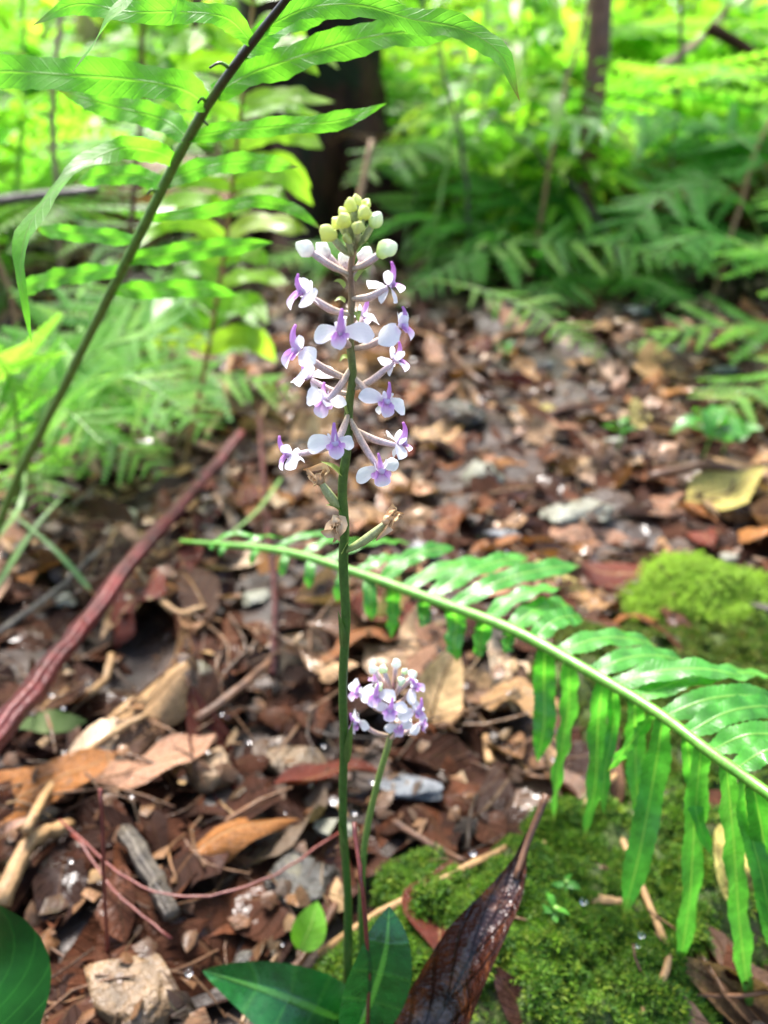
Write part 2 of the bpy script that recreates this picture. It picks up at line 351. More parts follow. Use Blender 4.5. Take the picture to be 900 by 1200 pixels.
M['litter_dark'] = leaf_mat('decayed_shade_litter', G('#1c0e08', '#341a0e', '#482816', '#26120a', '#55301c'), trans=0.0, rough=(0.15, 0.75), nscale=70, var=0.5, vein=8, slope=4, mid=0.035, midcol=srgb('#4a3220'), blotch=srgb('#120a06'), bump=0.9, bdist=0.0016, spec=0.12, redge=(0.36, 0.44), wet=0.8, film=(0.55, 0.62))  # decayed brown, darkened so the colour also carries the shade of the crevices
M['wet_leaf'] = leaf_mat('wet_dead_leaf', G('#33170c', '#33170c'), trans=0.1, rough=(0.10, 0.4), nscale=60, var=0.6, vein=7, slope=4, mid=0.03, midcol=srgb('#1e0c06'), blotch=srgb('#8a4e20'), blotch_amt=0.6, bump=1.0, bdist=0.004, spec=0.6, wet=1.0, film=(0.40, 0.50))
# stems, twigs, stones, soil
M['stem'] = bark_mat('orchid_stem', srgb('#4a6a28'), srgb('#5a7a30'), 700, (0.35, 0.55), 0.3, 0.0003, 2.0, alongu=[(0, srgb('#2f5a1e')), (0.5, srgb('#456824')), (0.7, srgb('#5f7030')), (0.84, srgb('#8c6a54')), (1, srgb('#a0a458'))])
M['stem2'] = bark_mat('small_orchid_stem', srgb('#4a6a28'), srgb('#5a7a30'), 700, (0.35, 0.55), 0.3, 0.0003, 2.0, alongu=[(0, srgb('#3f6a2a')), (0.6, srgb('#7d9648')), (0.85, srgb('#a58a7c')), (1, srgb('#b88aa0'))])
M['ovary'] = bark_mat('ovary', srgb('#a08468'), srgb('#b8948a'), 500, (0.35, 0.5), 0.4, 0.0003, 2.0, alongu=[(0, srgb('#bca888')), (0.5, srgb('#d4b4a4')), (1, srgb('#e4ccd0'))])
M['ovary_green'] = bark_mat('ovary_green', srgb('#7c8c4a'), srgb('#98a060'), 500, (0.35, 0.5), 0.4, 0.0003, 2.0, alongu=[(0, srgb('#90a058')), (1, srgb('#bcc08c'))])
M['rachis'] = bark_mat('fern_rachis', srgb('#4f8a28'), srgb('#6ea038'), 200, (0.3, 0.5), 0.3, 0.0004)
M['rachis_dark'] = bark_mat('fern_rachis_dark', srgb('#2c2a1a'), srgb('#4a4a26'), 200, (0.3, 0.5), 0.4, 0.0005, alongu=[(0, srgb('#5f8a34')), (0.55, srgb('#5a8030')), (0.66, srgb('#55602c')), (0.72, srgb('#33261a')), (1, srgb('#241a14'))])
M['rachis_lacy'] = bark_mat('fern_rachis_lacy', srgb('#5f8a34'), srgb('#7a9c44'), 120, (0.35, 0.55), 0.3, 0.0005)
M['red_stem'] = bark_mat('red_stem', srgb('#421a18'), srgb('#7a3634'), 45, (0.32, 0.65), 1.0, 0.003, 2.0, c3=srgb('#2e1814'), spec=0.4)
M['wire'] = bark_mat('wiry_stem', srgb('#5a2420'), srgb('#7c3c30'), 300, (0.3, 0.5), 0.3, 0.0004)
M['twig_tan'] = bark_mat('tan_twig', srgb('#846440'), srgb('#a88458'), 90, (0.4, 0.7), 0.5, 0.001, 2.0)
M['twig_grey'] = bark_mat('grey_twig', srgb('#3c342c'), srgb('#6e6456'), 160, (0.25, 0.7), 0.9, 0.002, 2.0, c3=srgb('#2c241c'))
M['twig_brown'] = bark_mat('brown_twig', srgb('#4a3020'), srgb('#6e4a30'), 90, (0.3, 0.6), 0.6, 0.001, 2.0)
M['stone_tan'] = bark_mat('tan_stone', srgb('#4c3c28'), srgb('#84694a'), 45, (0.2, 0.6), 1.0, 0.005, c3=srgb('#54442e'))
M['stone_grey'] = bark_mat('grey_stone', srgb('#5c5a4c'), srgb('#8c8a78'), 40, (0.2, 0.6), 1.0, 0.005, c3=srgb('#5a5a40'))
M['stone_dark'] = bark_mat('wet_dark_stone', srgb('#26221c'), srgb('#46423a'), 60, (0.06, 0.35), 1.0, 0.005, c3=srgb('#5c5640'))
M['stone_blue'] = bark_mat('bluish_stone', srgb('#4a4a4c'), srgb('#7c7e82'), 50, (0.10, 0.45), 1.0, 0.005, c3=srgb('#4a463e'))
M['trunk'] = bark_mat('shade_dark_bark', srgb('#140c08'), srgb('#4a301e'), 9, (0.6, 0.9), 1.0, 0.012, 2.0, c3=srgb('#1c2410'), spec=0.12)  # near-black bark colour stands in for the shade on the trunk
M['trunk_brown'] = bark_mat('brown_bark', srgb('#5c4030'), srgb('#86604a'), 25, (0.5, 0.85), 0.9, 0.006, 2.0)
M['trunk_pink'] = bark_mat('pinkish_bark', srgb('#a07c68'), srgb('#c8a48c'), 16, (0.5, 0.85), 0.8, 0.006, 2.0, c3=srgb('#7a5a48'))
M['soil'] = bark_mat('soil', srgb('#22160e'), srgb('#3c2819'), 30, (0.35, 0.8), 1.0, 0.006, c3=srgb('#4c3420'))
M['moss_bed'] = bark_mat('moss_bed', srgb('#2a3a10'), srgb('#4a5a18'), 120, (0.6, 0.9), 1.0, 0.004, c3=srgb('#3a2c18'))
# flowers
M['white'] = petal_mat('white_petal', [(0, srgb('#ece0f0')), (0.3, srgb('#f6f4f8')), (1, srgb('#f6f6fa'))])
M['lilac'] = petal_mat('lilac_lip', [(0, srgb('#c07cc8')), (0.3, srgb('#d6a0dc')), (0.58, srgb('#eac8ee')), (0.85, srgb('#f2e4f6')), (1, srgb('#f4eef8'))])
M['horn'] = petal_mat('lilac_horn', [(0, srgb('#f2e8f6')), (0.4, srgb('#e0b8e4')), (1, srgb('#c688cc'))])
M['bud_white'] = petal_mat('white_bud', [(0, srgb('#e8dce8')), (0.5, srgb('#f0f2ee')), (1, srgb('#e2ecd8'))])
M['bud_green'] = petal_mat('green_bud', [(0, srgb('#d8e094')), (0.5, srgb('#e0e890')), (1, srgb('#e8ec9c'))], trans=0.4)
M['bud_pale'] = petal_mat('pale_green_bud', [(0, srgb('#b8d468')), (0.4, srgb('#d8e8b8')), (1, srgb('#eef2e4'))])
M['withered'] = petal_mat('withered_petal', [(0, srgb('#c8a47c')), (0.5, srgb('#d8b890')), (1, srgb('#b08458'))], trans=0.15)
M['sheath'] = leaf_mat('stalk_sheath', G('#3c5a22', '#4a6428'), trans=0.1, rough=(0.35, 0.55), nscale=300, var=0.3, vein=1, slope=0, mid=0.08, midcol=srgb('#5a7038'))
M['bract'] = leaf_mat('bract', G('#8aa048', '#9aa860'), trans=0.3, rough=(0.3, 0.5), nscale=300, var=0.25, vein=1, slope=0, mid=0.08, midcol=srgb('#b0b878'))
def water_mat():
    s = NT('water'); b = s.b; b.inputs['Base Color'].default_value = (1, 1, 1, 1); b.inputs['Roughness'].default_value = 0.02
    b.inputs['IOR'].default_value = 1.33; b.inputs['Transmission Weight'].default_value = 1.0; return s.m
M['water'] = water_mat()

# ------------------------------------------------------------------ forest floor
def axis(lo, hi, n, k):                               # finer near the middle of the picture's ground
    t = np.linspace(-1, 1, n); s = np.sign(t)*np.abs(t)**k; return lo+(hi-lo)*(s+1)/2
xs = np.concatenate([-np.geomspace(40, 1.45, 22), np.linspace(-1.4, 1.4, 180), np.geomspace(1.45, 40, 22)])
ys = np.concatenate([-np.geomspace(10, 0.35, 10), np.linspace(-0.3, 2.5, 180), np.geomspace(2.55, 60, 40)])
X, Y = np.meshgrid(xs, ys, indexing='ij')
Z = gz(X, Y)
Z = np.where(Y > 9, np.minimum(Z, gz(X, np.full_like(Y, 9))+0.05*(Y-9)), Z)
gi = np.arange(X.size).reshape(X.shape)
gf = np.stack([gi[:-1, :-1], gi[1:, :-1], gi[1:, 1:], gi[:-1, 1:]], -1).reshape(-1, 4)
gv = np.stack([X, Y, Z], -1).reshape(-1, 3)
ground = link('ground', mesh_arrays('ground', gv, gf, np.stack([X, Y], -1).reshape(-1, 2), None, M['soil']))
tag(ground, 'dark wet soil of the forest floor under the leaf litter', kind='structure')

# ------------------------------------------------------------------ litter heap: a height map that each piece is laid on
HX0, HY0, HC = -1.5, -0.05, 0.004
HN = (int(3.0/HC), int(2.7/HC))
hx = HX0+np.arange(HN[0])*HC; hy = HY0+np.arange(HN[1])*HC
HMX, HMY = np.meshgrid(hx, hy, indexing='ij')
HM = gz(HMX, HMY)+mound(HMX, HMY)
MOSSY = mound(HMX, HMY, 1.05) > 0
def hidx(x, y): return np.clip(((x-HX0)/HC).astype(int), 0, HN[0]-1), np.clip(((y-HY0)/HC).astype(int), 0, HN[1]-1)
def hat(x, y): i, j = hidx(np.array([x]), np.array([y])); return float(HM[i[0], j[0]])
def deposit(v, x, y, yaw, tilt=0.25, sink=0.62, scale=1.0, roll=0.0, keep=True):
    """lays a piece (local verts, z up) on the heap, returns its 4x4 matrix"""
    rad = np.abs(v[:, :2]).max()*scale*0.7+0.003
    a = [hat(x+dx*rad, y+dy*rad) for dx, dy in ((1, 0), (-1, 0), (0, 1), (0, -1))]
    n = Vector((-(a[0]-a[1])/(2*rad)*0.7+random.gauss(0, tilt), -(a[2]-a[3])/(2*rad)*0.7+random.gauss(0, tilt), 1)).normalized()
    Mx = basis(Vector((math.cos(yaw), math.sin(yaw), 0)) - n*(n.x*math.cos(yaw)+n.y*math.sin(yaw)), n, (0, 0, 0), scale)
    if roll: Mx = Mx @ Matrix.Rotation(roll, 4, 'X')
    A = np.array(Mx)[:3, :3]; w = v @ A.T
    i, j = hidx(w[:, 0]+x, w[:, 1]+y)
    z = np.quantile(HM[i, j]-w[:, 2], sink)
    Mx.translation = (x, y, z)
    if keep:
        zz = w[:, 2]+z
        for di in (0, 1):
            for dj in (0, 1):
                np.maximum.at(HM, (np.minimum(i+di, HN[0]-1), np.minimum(j+dj, HN[1]-1)), zz)
    return Mx

def dead_leaf_mb(L=1.0, W=0.24, curl=0.3, bend=0.2, wave=0.15, n=11, nv=5, tipq=1.3, seed=0, lobed=0.0):
    """unit leaf along X, z up, blade curled across (curl) and bent along (bend)"""
    random.seed(100+seed)
    t = np.linspace(0, 1, n); w = W*np.sin(PI*np.clip(t, 0.0, 1)**0.85)**0.8*(1-0.25*t**tipq*0)
    w = w*(1+0.10*np.array([mnoise.noise(Vector((q*5+seed, seed*1.7, 0))) for q in t])*2); w[0] = 0.012; w[-1] = 0.004
    S = np.stack([(t-0.5)*L, 0.06*np.sin(t*PI*1.3+seed)*L*0.5, bend*L*((t-0.5)**2)*1.6+0.03*np.sin(t*9+seed)], -1)
    mb = MB(); N = np.array([0, 0, 1.0])
    T = tangents(S); v = []; uv = []
    for i in range(n):
        B = norm(np.cross(N, T[i])); Nn = norm(np.cross(T[i], B))
        for j in range(nv):
            s = 2*j/(nv-1)-1; ang = curl*s*(1+0.35*math.sin(t[i]*5+seed))
            R = w[i]/max(curl, 0.05) if curl > 0.05 else 0
            if R: off = B*(R*math.sin(ang))+Nn*(R*(1-math.cos(ang)))
            else: off = B*(w[i]*s)
            off = off+Nn*(wave*w[i]*abs(s)*math.sin(t[i]*11+s*3+seed)) 
            v.append(S[i]+off); uv.append((t[i], j/(nv-1)))
    f = [(i*nv+j, i*nv+j+1, (i+1)*nv+j+1, (i+1)*nv+j) for i in range(n-1) for j in range(nv-1)]
    mb.add(v, f, uv)
    if seed % 3 != 1:                                   # leaf stalk
        tube(catmull([S[0]+np.array([0.02, 0, 0]), S[0]+np.array([-0.08, 0.01, 0.005]), S[0]+np.array([-0.16, 0.03*(seed % 3-1), 0.02])], 4), [0.008, 0.007, 0.007, 0.008], 4, mb=mb)
    return mb
SHAPES = []   # (mesh builder, shape word)
for k in range(16):
    kind = ('flat', 'curled', 'folded', 'wavy')[k % 4]
    SHAPES.append((dead_leaf_mb(W=(0.21, 0.17, 0.24, 0.28)[(k//4) % 4]*(0.9+0.02*k), curl=(0.25, 1.35, 0.95, 0.35)[k % 4], bend=(0.12, 0.45, -0.2, 0.3)[k % 4], wave=(0.08, 0.12, 0.1, 0.3)[k % 4], seed=k), kind))
random.seed(11)
BASES = [mb_base(m) for m, _ in SHAPES]
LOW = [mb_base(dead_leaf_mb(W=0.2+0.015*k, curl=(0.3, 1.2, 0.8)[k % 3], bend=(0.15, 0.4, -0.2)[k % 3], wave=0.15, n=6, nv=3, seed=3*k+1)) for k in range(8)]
random.seed(12)
WIDE = 1.12
def rand_ground(lo=0.10, hi=2.5, p=1.0):
    while True:
        y = lo+(hi-lo)*random.random()**p; hw = 0.58*math.hypot(y*0.88, 0.33)*WIDE+0.05
        x = random.uniform(-hw, hw)
        if abs(x) < 1.45: return x, y
def is_mossy(x, y): i, j = hidx(np.array([x]), np.array([y])); return bool(MOSSY[i[0], j[0]])

STONES = []
recs = []          # every litter leaf: (base index, low?, matrix, size)
def lay(count, size, lo, hi, p, low, moss_keep=0.05, tilt=0.28):
    for _ in range(count):
        x, y = rand_ground(lo, hi, p)
        if is_mossy(x, y) and random.random() > moss_keep: continue
        if any((x-a)**2+(y-b)**2 < (c+.03)**2 for a, b, c in STONES) and random.random() > .07: continue
        s = random.uniform(*size); k = random.randrange(8 if low else 16)
        flip = PI if random.random() < 0.45 else 0.0
        v = (LOW if low else BASES)[k][0]
        recs.append((k, low, deposit(v, x, y, random.uniform(0, 2*PI), tilt, 0.6, s, flip), s))
WIDE = 1.5
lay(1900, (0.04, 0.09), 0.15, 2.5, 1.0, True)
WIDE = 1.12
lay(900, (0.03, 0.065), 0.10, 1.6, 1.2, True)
# ------------------------------------------------------------------ stones
random.seed(16); STONES = []
def facet(v, seed):
    """cuts flat faces into a lump, as broken stone has"""
    g = np.random.default_rng(seed)
    for _ in range(11):
        n = norm(g.normal(size=3)); h = (v @ n); lim = np.quantile(h, g.uniform(.80, .93)); v = v-np.outer(np.maximum(h-lim, 0)*.9, n)
    return v
def stone(px, py, wpx, hpx, mat, label, flat=0.55, seed=0, name='stone', yaw=None, deep=0.8):
    p = PZ(px, py, 0.015); d = project(p)[2]; w = px2m(wpx, d)/2; l = max(px2m(hpx, d)/2*0.9, w*0.35)
    z = hat(p.x, p.y)
    mb = blob((0, 0, 0), (w, l*deep+w*0.15, min(w, l)*flat), 4, 0.5, 1.3, seed)
    v = np.concatenate(mb.v); a = random.uniform(-.4, .4) if yaw is None else yaw
    v = np.stack([v[:, 0]*math.cos(a)-v[:, 1]*math.sin(a), v[:, 0]*math.sin(a)+v[:, 1]*math.cos(a), v[:, 2]], -1)
    v = facet(v, seed)
    v[:, 2] = np.where(v[:, 2] > 0, np.minimum(v[:, 2], np.quantile(v[:, 2], .93)), v[:, 2]*0.6)      # worn flat top
    o = link(name, mesh_arrays(name, v, [tuple(q) for q in mb.f], np.concatenate(mb.uv), None, M[mat]), None, (p.x, p.y, z+min(w, l)*flat*0.30))
    i, j = hidx(v[:, 0]+p.x, v[:, 1]+p.y); zz = v[:, 2]+o.location.z
    for di in (-1, 0, 1):
        for dj in (-1, 0, 1): np.maximum.at(HM, (np.clip(i+di, 0, HN[0]-1), np.clip(j+dj, 0, HN[1]-1)), zz)
    STONES.append((p.x, p.y, w))
    return tag(o, label, 'stone', 'stones in the leaf litter')
stone(152, 1150, 135, 125, 'stone_tan', 'tan stone slab with wet top at the lower left', 0.5, 1)
stone(250, 888, 84, 78, 'stone_tan', 'rounded tan stone between red stem and tall orchid', 0.7, 2)
stone(345, 862, 95, 55, 'stone_tan', 'oblong tan grey stone left of the tall orchid stem', 0.6, 3)
stone(345, 1015, 130, 80, 'stone_dark', 'dark wet stone with glints left of the orchid base', 0.55, 4)
stone(480, 905, 105, 46, 'stone_blue', 'long bluish grey stone behind the small orchid stalk', 0.6, 5)
stone(680, 596, 115, 56, 'stone_grey', 'flat olive grey stone right of the orchid in brown leaves', 0.5, 6)
stone(560, 553, 52, 70, 'stone_grey', 'upright grey stone right of the lowest orchid flowers', 0.9, 7)
stone(543, 487, 66, 60, 'stone_dark', 'dark stone in the litter right of the flower spike', 0.8, 8)
stone(745, 362, 40, 22, 'stone_blue', 'pale bluish pebble in front of the shaded ferns', 0.6, 9, 'pebble')
stone(590, 625, 50, 26, 'stone_blue', 'bluish stone just above the arching fern rib', 0.5, 10)
stone(500, 632, 60, 30, 'stone_blue', 'blue grey stone beside the withered orchid flower', 0.5, 11)
stone(395, 955, 70, 40, 'stone_grey', 'grey stone directly behind the tall orchid stem foot', 0.5, 12)
stone(12, 838, 60, 60, 'stone_blue', 'grey blue stone under the red stem at left edge', 0.6, 13)
stone(140, 580, 60, 40, 'stone_grey', 'grey stone in the litter beneath the lacy fern', 0.6, 14)
stone(790, 405, 36, 18, 'stone_grey', 'small grey pebble on the open litter at right', 0.6, 15, 'pebble')
for q_, (a_, b_, c_, m_, l_) in enumerate([(70, 690, 44, 'stone_grey', 'small grey stone left of the red stem'), (230, 760, 46, 'stone_dark', 'small dark wet stone right of the red stem'), (300, 690, 50, 'stone_grey', 'grey stone beside the thin upright red stem'), (620, 700, 0, '', ''), (90, 1010, 52, 'stone_dark', 'dark wet stone between the tan twigs at lower left'),
        (285, 1090, 60, 'stone_dark', 'dark wet stone behind the left orchid leaf'), (610, 470, 34, 'stone_grey', 'small grey stone in the far litter right of the spike'), (850, 430, 34, 'stone_blue', 'bluish pebble near the right edge of the litter'), (720, 520, 40, 'stone_grey', 'grey pebble behind the flat olive grey stone'), (640, 420, 30, 'stone_blue', 'bluish pebble in the far litter'), (550, 640, 44, 'stone_dark', 'dark pebble just above the fern rib'), (60, 760, 40, 'stone_dark', 'dark pebble under the red stem')]):
    if c_: stone(a_, b_, c_, c_*.6, m_, l_, .6, 30+q_, 'pebble')
stone(860, 640, 40, 24, 'stone_grey', 'small grey pebble right of the lime moss cushion', 0.6, 16, 'pebble')

lay(900, (0.035, 0.095), 0.12, 2.4, 1.1, False, tilt=.42)
lay(750, (0.04, 0.09), 0.45, 2.2, 1.0, False, tilt=.38)
lay(70, (0.06, 0.10), 0.15, 0.7, 1.0, False, tilt=.3)
lay(280, (0.02, 0.06), 0.12, 1.0, 1.0, False, tilt=.5)

# small debris among the leaves: chips, needles, crumbs (uncountable)
def chip_base(seed):
    random.seed(seed); n = 5; mb = MB()
    v = [(math.cos(2*PI*i/n)*random.uniform(.3, .6), math.sin(2*PI*i/n)*random.uniform(.15, .45), random.uniform(-.1, .15)) for i in range(n)]+[(0, 0, .12)]
    mb.add(v, [(i, (i+1) % n, n) for i in range(n)], [(random.random(), random.random()) for _ in v]); return mb_base(mb)
def needle_base(seed):
    random.seed(seed); c = random.uniform(-.2, .2)
    return mb_base(tube(catmull([(-.5, 0, 0), (0, c, .05), (.5, 0, 0)], 5), [.012, .016, .018, .015, .01], 4, cap=False))
CH = [chip_base(i) for i in range(6)]; ND = [needle_base(20+i) for i in range(4)]
random.seed(13)
dm = [[] for _ in range(10)]
for k in range(4300):
    x, y = rand_ground(0.10, 1.7, 1.35)
    moss = is_mossy(x, y)
    if moss and random.random() > 0.10: continue
    q = random.randrange(10)
    if q < 6: dm[q].append(deposit(CH[q][0], x, y, random.uniform(0, 6.3), 0.4, 0.6, random.uniform(0.004, 0.018)*(0.5 if moss else 1), keep=False))
    else: dm[q].append(deposit(ND[q-6][0], x, y, random.uniform(0, 6.3), 0.25, 0.55, random.uniform(0.015, 0.07)*(0.6 if moss else 1), keep=False))
bs = CH+ND
dv, df, du, dt = merge(bs, dm, [[random.random() for _ in q] for q in dm])
deb = link('litter_debris', mesh_arrays('litter_debris', dv, df, du, dt, M['debris']))
tag(deb, 'brown crumbs, chips and needles strewn between the dead leaves', kind='stuff')

# choose the leaves that show largest as things of their own; the rest is one mass
def visible_share(k, low, Mx):
    v = (LOW if low else BASES)[k][0]; A = np.array(Mx); w = v @ A[:3, :3].T+A[:3, 3]; i, j = hidx(w[:, 0], w[:, 1])
    return float((w[:, 2] > HM[i, j]-0.0035).mean())
cand = []
for n, (k, low, Mx, s) in enumerate(recs):
    px, py, d = project(Mx.translation)
    if low or not (-10 < px < 910 and 330 < py < 1210): continue
    q = visible_share(k, low, Mx)
    if q > 0.45: cand.append((s/d*min(q*1.3, 1), n, px, py))
cand.sort(reverse=True); chosen = {n: (px, py) for _, n, px, py in cand[:285]}
ANCH = [('the large glossy corner leaf', 30, 1130), ('the slanting red stem', 150, 690), ('the tall orchid stem', 405, 900), ('the small orchid', 450, 860), ('the round green seedling leaf', 362, 1085),
        ('the lacy fern on the left', 130, 470), ('the lime moss cushion', 825, 668), ('the drooping fern frond', 720, 850), ('the mossy rock', 620, 1060), ('the olive grey flat stone', 680, 595),
        ('the dark mossy stone', 545, 485), ('the pale bluish pebble', 745, 362), ('the tan stone slab', 150, 1140), ('the rounded tan stone', 250, 890), ('the yellow-green fallen leaf', 805, 500)]
def where(px, py, k=0):
    a = sorted(ANCH, key=lambda q: (q[1]-px)**2+((q[2]-py)*1.3)**2)[k]; dx, dy = px-a[1], (py-a[2])*1.3
    far = 'far ' if math.hypot(dx, dy) > 110 else ('just ' if math.hypot(dx, dy) < 45 else '')
    if abs(dx) > abs(dy)*2: w = 'right of' if dx > 0 else 'left of'
    elif abs(dy) > abs(dx)*2: w = 'in front of' if dy > 0 else 'behind'
    else: w = ('front ' if dy > 0 else 'rear ')+('right of' if dx > 0 else 'left of')
    return far+w+' '+a[0]
cols = ['russet']*3+['tan']*4+['dark brown']*5+['pinkish brown']*4+['grey-brown']*1+['orange-brown']*3+['pale yellow']*1+['reddish']*3
meshc = {}; used = set()
random.seed(14)
for n, (px, py) in chosen.items():
    k, low, Mx, s = recs[n]; c = random.choice(cols)
    if c == 'pale yellow' and px < 480: c = 'tan'
    key = (k, c)
    if key not in meshc: meshc[key] = SHAPES[k][0].mesh('dead_leaf', M['dead '+c])
    o = link('dead_leaf', meshc[key]); o.matrix_world = Mx
    size = 'large' if s > 0.055 else ('small' if s < 0.035 else '')
    for q in range(6):
        lab = ' '.join(f"{size} {c} {SHAPES[k][1]} dead leaf {where(px, py, q)}".split())
        if lab not in used and len(lab.split()) <= 16: break
    used.add(lab)
    tag(o, lab, 'leaf', 'dead leaves of the litter')
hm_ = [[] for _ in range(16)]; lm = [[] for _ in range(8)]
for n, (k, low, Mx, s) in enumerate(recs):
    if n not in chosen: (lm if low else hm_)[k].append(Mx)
for nm, bs_, ms_, mt, lab in (('leaf_litter', BASES, hm_, 'litter', 'deep mass of brown dead leaves covering the forest floor'), ('decayed_shade_litter', LOW, lm, 'litter_dark', 'rotting bottom layer of leaves, coloured darker for crevice shade between the fresher dead leaves')):
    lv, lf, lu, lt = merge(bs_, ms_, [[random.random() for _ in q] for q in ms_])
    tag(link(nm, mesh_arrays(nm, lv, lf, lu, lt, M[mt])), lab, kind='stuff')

# ------------------------------------------------------------------ moss
def moss_tuft(seed, n=7, spread=0.9):
    random.seed(seed); mb = MB()
    for i in range(n):
        a = 2*PI*i/n+random.random()*0.6; e = random.uniform(0.25, spread)
        d = np.array([math.cos(a)*e, math.sin(a)*e, 1.0]); d /= np.linalg.norm(d); l = random.uniform(.7, 1.15)
        p = np.array([0, 0, 0.0]); m = d*l*.55+np.array([0, 0, .05]); t = d*l+np.array([math.cos(a)*.18, math.sin(a)*.18, -.06]); sd = np.array([-math.sin(a), math.cos(a), 0])*.10
        mb.add([p, m+sd, t, m-sd], [(0, 1, 2, 3)], [(0, .5), (.5, .8), (1, .5), (.5, .2)])
    return mb_base(mb)
TUFT = [moss_tuft(40+i) for i in range(5)]
random.seed(15)
def sfc(x, y): return gz(x, y)+mound(x, y)
def moss_cover(pts, size, name, mat, parent):
    x, y, dens = (np.array(q) for q in zip(*pts)); e = 0.002; z = sfc(x, y)
    nx = -(sfc(x+e, y)-sfc(x-e, y))/(2*e); ny = -(sfc(x, y+e)-sfc(x, y-e))/(2*e)
    ms = [[] for _ in TUFT]; ts = [[] for _ in TUFT]
    for i in range(len(x)):
        n = Vector((nx[i], ny[i], 1.4)).normalized(); k = random.randrange(len(TUFT)); s = random.uniform(*size)*dens[i]; a = random.random()*6.28
        Mx = basis((math.cos(a), math.sin(a), 0), (n+Vector((random.gauss(0, .25), random.gauss(0, .25), 0))), (x[i], y[i], z[i]-0.0004), s)
        ms[k].append(Mx); ts[k].append(random.random())
    v, f, u, t = merge(TUFT, ms, ts)
    w = ORG[parent]
    o = link(name, mesh_arrays(name, v-np.array(w), f, u, t, mat), parent); tag(o, kind='stuff'); return o
def rock(idx, label, name='mossy_rock'):
    cx, cy, rx, ry, h = MOUNDS[idx]
    t = thing(name, label, 'rock', (cx, cy, float(gz(cx, cy))))
    n = 46; mb = MB(); gx = np.linspace(cx-rx*1.25, cx+rx*1.25, n); gy = np.linspace(cy-ry*1.25, cy+ry*1.25, n)
    A, B = np.meshgrid(gx, gy, indexing='ij')
    d = ((A-cx)/rx)**2+((B-cy)/ry)**2+0.7*vnoise(A*45+9, B*45)
    Zs = gz(A, B)+h*np.sqrt(np.clip(1-d, 0, 1))*(1+lumps(A, B))+np.where(d > 1, -0.01*np.clip(d-1, 0, 1)-0.004, 0)
    ii = np.arange(n*n).reshape(n, n); q = np.stack([ii[:-1, :-1], ii[1:, :-1], ii[1:, 1:], ii[:-1, 1:]], -1).reshape(-1, 4)
    mb.add(np.stack([A, B, Zs], -1).reshape(-1, 3), [tuple(r) for r in q], np.stack([A, B], -1).reshape(-1, 2))
    part('stone', mb, M['moss_bed'], t)
    return t
def moss_points(idx, n, bare=0.30):
    cx, cy, rx, ry, h = MOUNDS[idx]; x = cx+rx*1.2*(2*rng.random(n*2)-1); y = cy+ry*1.2*(2*rng.random(n*2)-1)
    b = vnoise(x*60, y*60+3)+0.5*vnoise(x*150, y*150)
    ok = (((x-cx)/rx)**2+((y-cy)/ry)**2+0.7*vnoise(x*45+9, y*45) < 1.05) & ((b > -bare) | (rng.random(n*2) > 0.8))
    return list(zip(x[ok][:n], y[ok][:n], 0.8+0.9*np.maximum(b[ok][:n], -0.3)))
r0 = rock(0, 'low rock wrapped in feathery green moss beside the orchid leaves')
moss_cover(moss_points(0, 16000, .2), (0.0028, 0.0052), 'moss', M['moss'], r0)
r1 = rock(1, 'mossy rock under the drooping fern leaflets at lower right')
moss_cover(moss_points(1, 9000, 0.15), (0.0028, 0.005), 'moss', M['moss'], r1)
r2 = rock(2, 'olive mossy rock behind the arching fern rib')
moss_cover(moss_points(2, 9000, 0.2), (0.003, 0.0055), 'moss', M['moss_olive'], r2)
r3 = rock(3, 'mossy rock at the right edge behind the fern frond')
moss_cover(moss_points(3, 7000, 0.2), (0.003, 0.0055), 'moss', M['moss'], r3)
# lime cushion on top of the olive rock
pc = PZ(828, 690, 0.02); cz = float(sfc(pc.x, pc.y))
tc = thing('moss_cushion', 'bright lime green rounded moss cushion on the right', 'moss', (pc.x, pc.y, cz))
part('mound', blob((pc.x, pc.y, cz), (0.056, 0.050, 0.036), 4, 0.2, 1.6, 3), M['moss_bed'], tc)
ms = [[] for _ in TUFT]; ts = [[] for _ in TUFT]
for _ in range(9000):
    d = Vector((random.gauss(0, 1), random.gauss(0, 1), abs(random.gauss(0, 1)))).normalized()
    q = 1+0.2*mnoise.noise(d*1.6+Vector((21.9, 9.3, 3)))+0.08*mnoise.noise(d*4.32+Vector((3, 5, 1)))
    if random.random() < .12: q *= random.uniform(1.0, 1.12)
    p = Vector((d.x*q*.056, d.y*q*.050, d.z*q*.036))
    k = random.randrange(5); Mx = Vector((0, 0, 1)).rotation_difference((d+Vector((0, 0, .3))).normalized()).to_matrix().to_4x4() @ Matrix.Rotation(random.random()*6, 4, 'Z') @ Matrix.Scale(random.uniform(.0024, .0042), 4)
    Mx.translation = p; ms[k].append(Mx); ts[k].append(random.random())
v, f, u, t = merge(TUFT, ms, ts); o = link('moss', mesh_arrays('moss', v, f, u, t, M['moss_lime']), tc); tag(o, kind='stuff')

